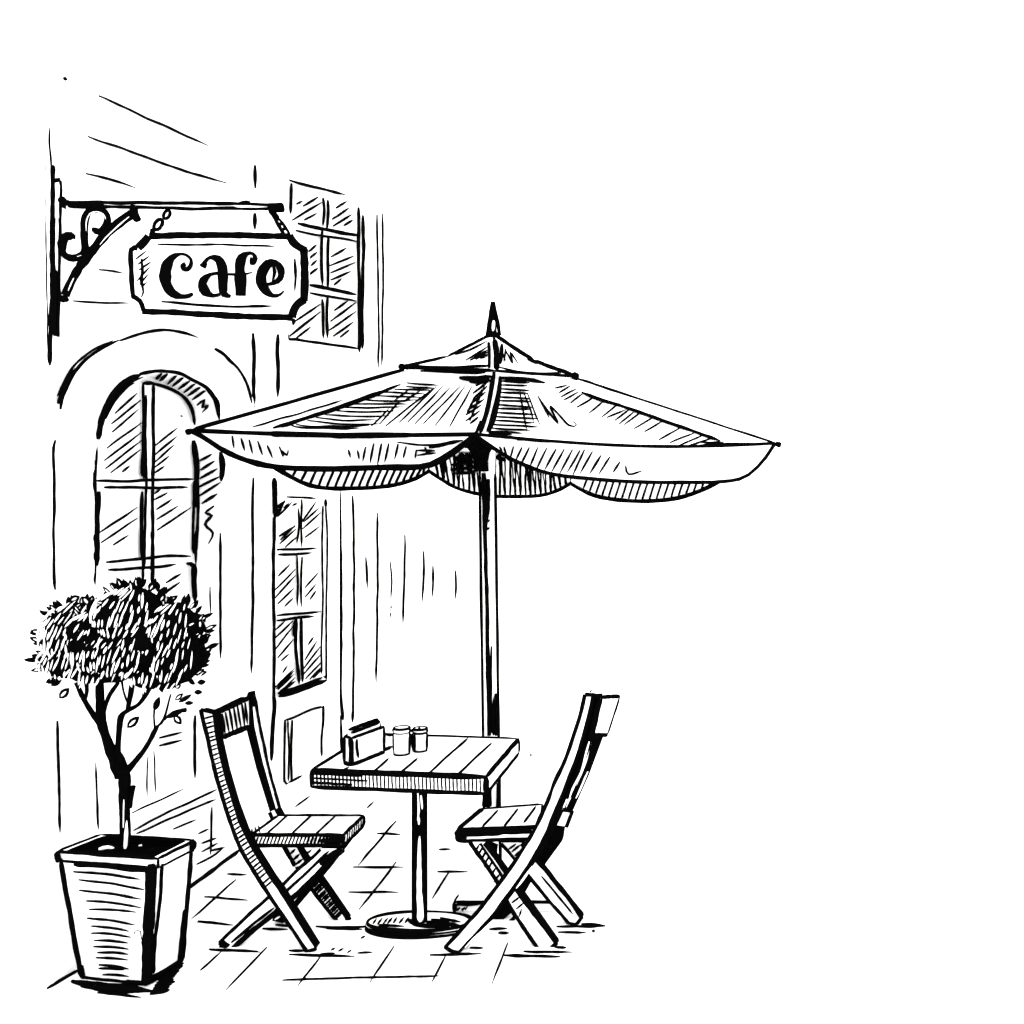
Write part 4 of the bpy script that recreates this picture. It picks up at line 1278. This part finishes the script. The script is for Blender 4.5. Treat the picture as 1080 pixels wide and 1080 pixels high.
# wind vent cap
vc = MB()
vc.k = 0.85
cl = atY(423, 387, 4.50); cf = atY(521, 391, 4.28); c_r = atY(607, 397, 4.63)
capo = [cl, cf, c_r, B2r + Vector((.03, .03, .02)), B1r + Vector((-.03, .03, .02))]
for i in range(5):
    a0, a1 = capo[i], capo[(i + 1) % 5]
    vs = []
    M_ = 6
    for r_ in range(M_ + 1):
        t = r_ / M_
        for c_ in range(M_ + 1):
            s_ = c_ / M_
            p = a0.lerp(a1, s_).lerp(ctr, t)
            p = p - Vector((0, 0, 0.034 * math.sin(math.pi * t)))
            vs.append(p)
    nv = len(vs)
    vs += [p - Vector((0, 0, 0.005)) for p in vs]
    fs = []
    for r_ in range(M_):
        for c_ in range(M_):
            k = r_ * (M_ + 1) + c_
            fs.append([k, k + 1, k + M_ + 2, k + M_ + 1])
            fs.append([nv + k, nv + k + M_ + 1, nv + k + M_ + 2, nv + k + 1])
    vc.add(vs, fs, PAPER)
VS = vc.surf()
vc.E(cl, cf, 4.0); vc.E(cf, c_r, 3.0)
for i in (2, 3, 4):
    vc.E(capo[i], capo[(i + 1) % 5], 2.2)
cl_mid = cl.lerp(ctr, .5) - Vector((0, 0, .034)); cr_mid = c_r.lerp(ctr, .5) - Vector((0, 0, .030))
for a_, m_, w_ in ((cl, cl_mid, 3.6), (c_r, cr_mid, 4.8)):
    vc.E(a_, m_, w_, taper=.2); vc.E(m_, ctr, w_, taper=.2)
vc.H(VS, 'a1', 3.0, "790,278 900,287 1070,280; 830,298 1000,304 1070,302", lift=0.004, taper=0.6)
vc.H(VS, 'a1', 2.2, "985,262 1060,215; 1000,262 1062,225; 1020,258 1064,232; 930,245 990,228 1060,195; 1035,255 1064,240; 1050,230 1050,255", lift=0.004, wob=0.25)
vc.H(VS, 'a2', 5.4, "126,180 130,215 132,262", lift=0.004, taper=0)
vc.H(VS, 'a2', 3.0, "106,185 108,262", lift=0.004, taper=0)
vc.H(VS, 'a2', 3.6, "148,190 145,250", lift=0.004, taper=0.5)
vc.H(VS, 'a2', 2.0, "160,205 155,245; 158,205 182,248 175,215 200,250; 150,215 160,240", lift=0.004)
vc.H(VS, 'a2', 3.0, "180,195 240,240 330,270 350,275", lift=0.004)
vc.H(VS, 'a2', 2.0, "135,262 230,278 340,280", lift=0.004, taper=0.5)
vc.E(cl + Vector((-.012, 0, 0)), cl + Vector((.02, 0, 0)), 7.0); vc.E(c_r + Vector((-.02, 0, .01)), c_r + Vector((.016, 0, -.008)), 7.5)
vc.build("vent_cap", um)
# finial
fi = MB()
fc = atY(519.5, 355, YP)
def hz(py): return EYE - (py - CY) * YP / F
fi.lathe(None, [(Vector((fc.x, fc.y, hz(357))), 0.034), (Vector((fc.x, fc.y, hz(352))), 0.034), (Vector((fc.x, fc.y, hz(350))), 0.022), (Vector((fc.x, fc.y, hz(330))), 0.013), (Vector((fc.x, fc.y, hz(318))), 0.006)], 12, INK)
fi.H(pY(YP - 0.03), 'a2', 2.0, "121,115 120,130 119,148", m=PAPER, taper=0.6)
fi.H(pY(YP), 'a2', 3.0, "118,55 108,120 100,165; 120,55 135,120 142,160", taper=0)
fi.build("finial", um)
# ribs under the seams, tips showing at the corners
for i in range(5):
    rbm = MB()
    a = outer[i]; b = innr[i]
    d_ = (a - b).normalized()
    dn_ = Vector((0, 0, -0.014))
    tip = a + d_ * (0.035 if i in (0, 2) else 0.01)
    rbm.tube([tip, a + dn_ * .4, b + dn_ * 1.5], [0.009, 0.009, 0.007])
    if i in (0, 2):
        rbm.tube([tip - d_ * 0.03, tip - d_ * 0.01, tip], [0.012, 0.016, 0.012])
    rbm.build("rib", um)
# pole head widened in black ink for the shade under the front corner
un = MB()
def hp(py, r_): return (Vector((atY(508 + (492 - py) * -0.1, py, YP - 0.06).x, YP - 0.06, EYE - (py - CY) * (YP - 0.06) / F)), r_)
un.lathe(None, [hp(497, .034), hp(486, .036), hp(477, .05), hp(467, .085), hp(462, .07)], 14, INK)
un.build("hub_shade", um)

# ================================================================== LIGHT
world = bpy.data.worlds.new("World")
scene.world = world
world.use_nodes = True
nt = world.node_tree
bg = nt.nodes["Background"]
EL, AZ = math.radians(50), math.radians(140)
# an evenly white overcast sky
bg.inputs["Color"].default_value = (1.0, 1.0, 1.0, 1.0)
bg.inputs["Strength"].default_value = 1.0
sun = bpy.data.lights.new("sun", 'SUN')
sun.energy = 0.8
sun.angle = math.radians(40)
sun.color = (1.0, 0.985, 0.96)
so_ = bpy.data.objects.new("sun", sun)
COL.objects.link(so_)
dirv = Vector((math.sin(AZ) * math.cos(EL), math.cos(AZ) * math.cos(EL), math.sin(EL)))
so_.rotation_euler = dirv.to_track_quat('Z', 'Y').to_euler()
so_.location = dirv * 20

scene.view_settings.view_transform = 'Standard'
scene.view_settings.look = 'None'
scene.view_settings.gamma = 1.0
scene.view_settings.use_curve_mapping = False
scene.view_settings.exposure = 1.75
scene.cycles.max_bounces = 6
scene.cycles.diffuse_bounces = 5
scene.cycles.use_adaptive_sampling = True
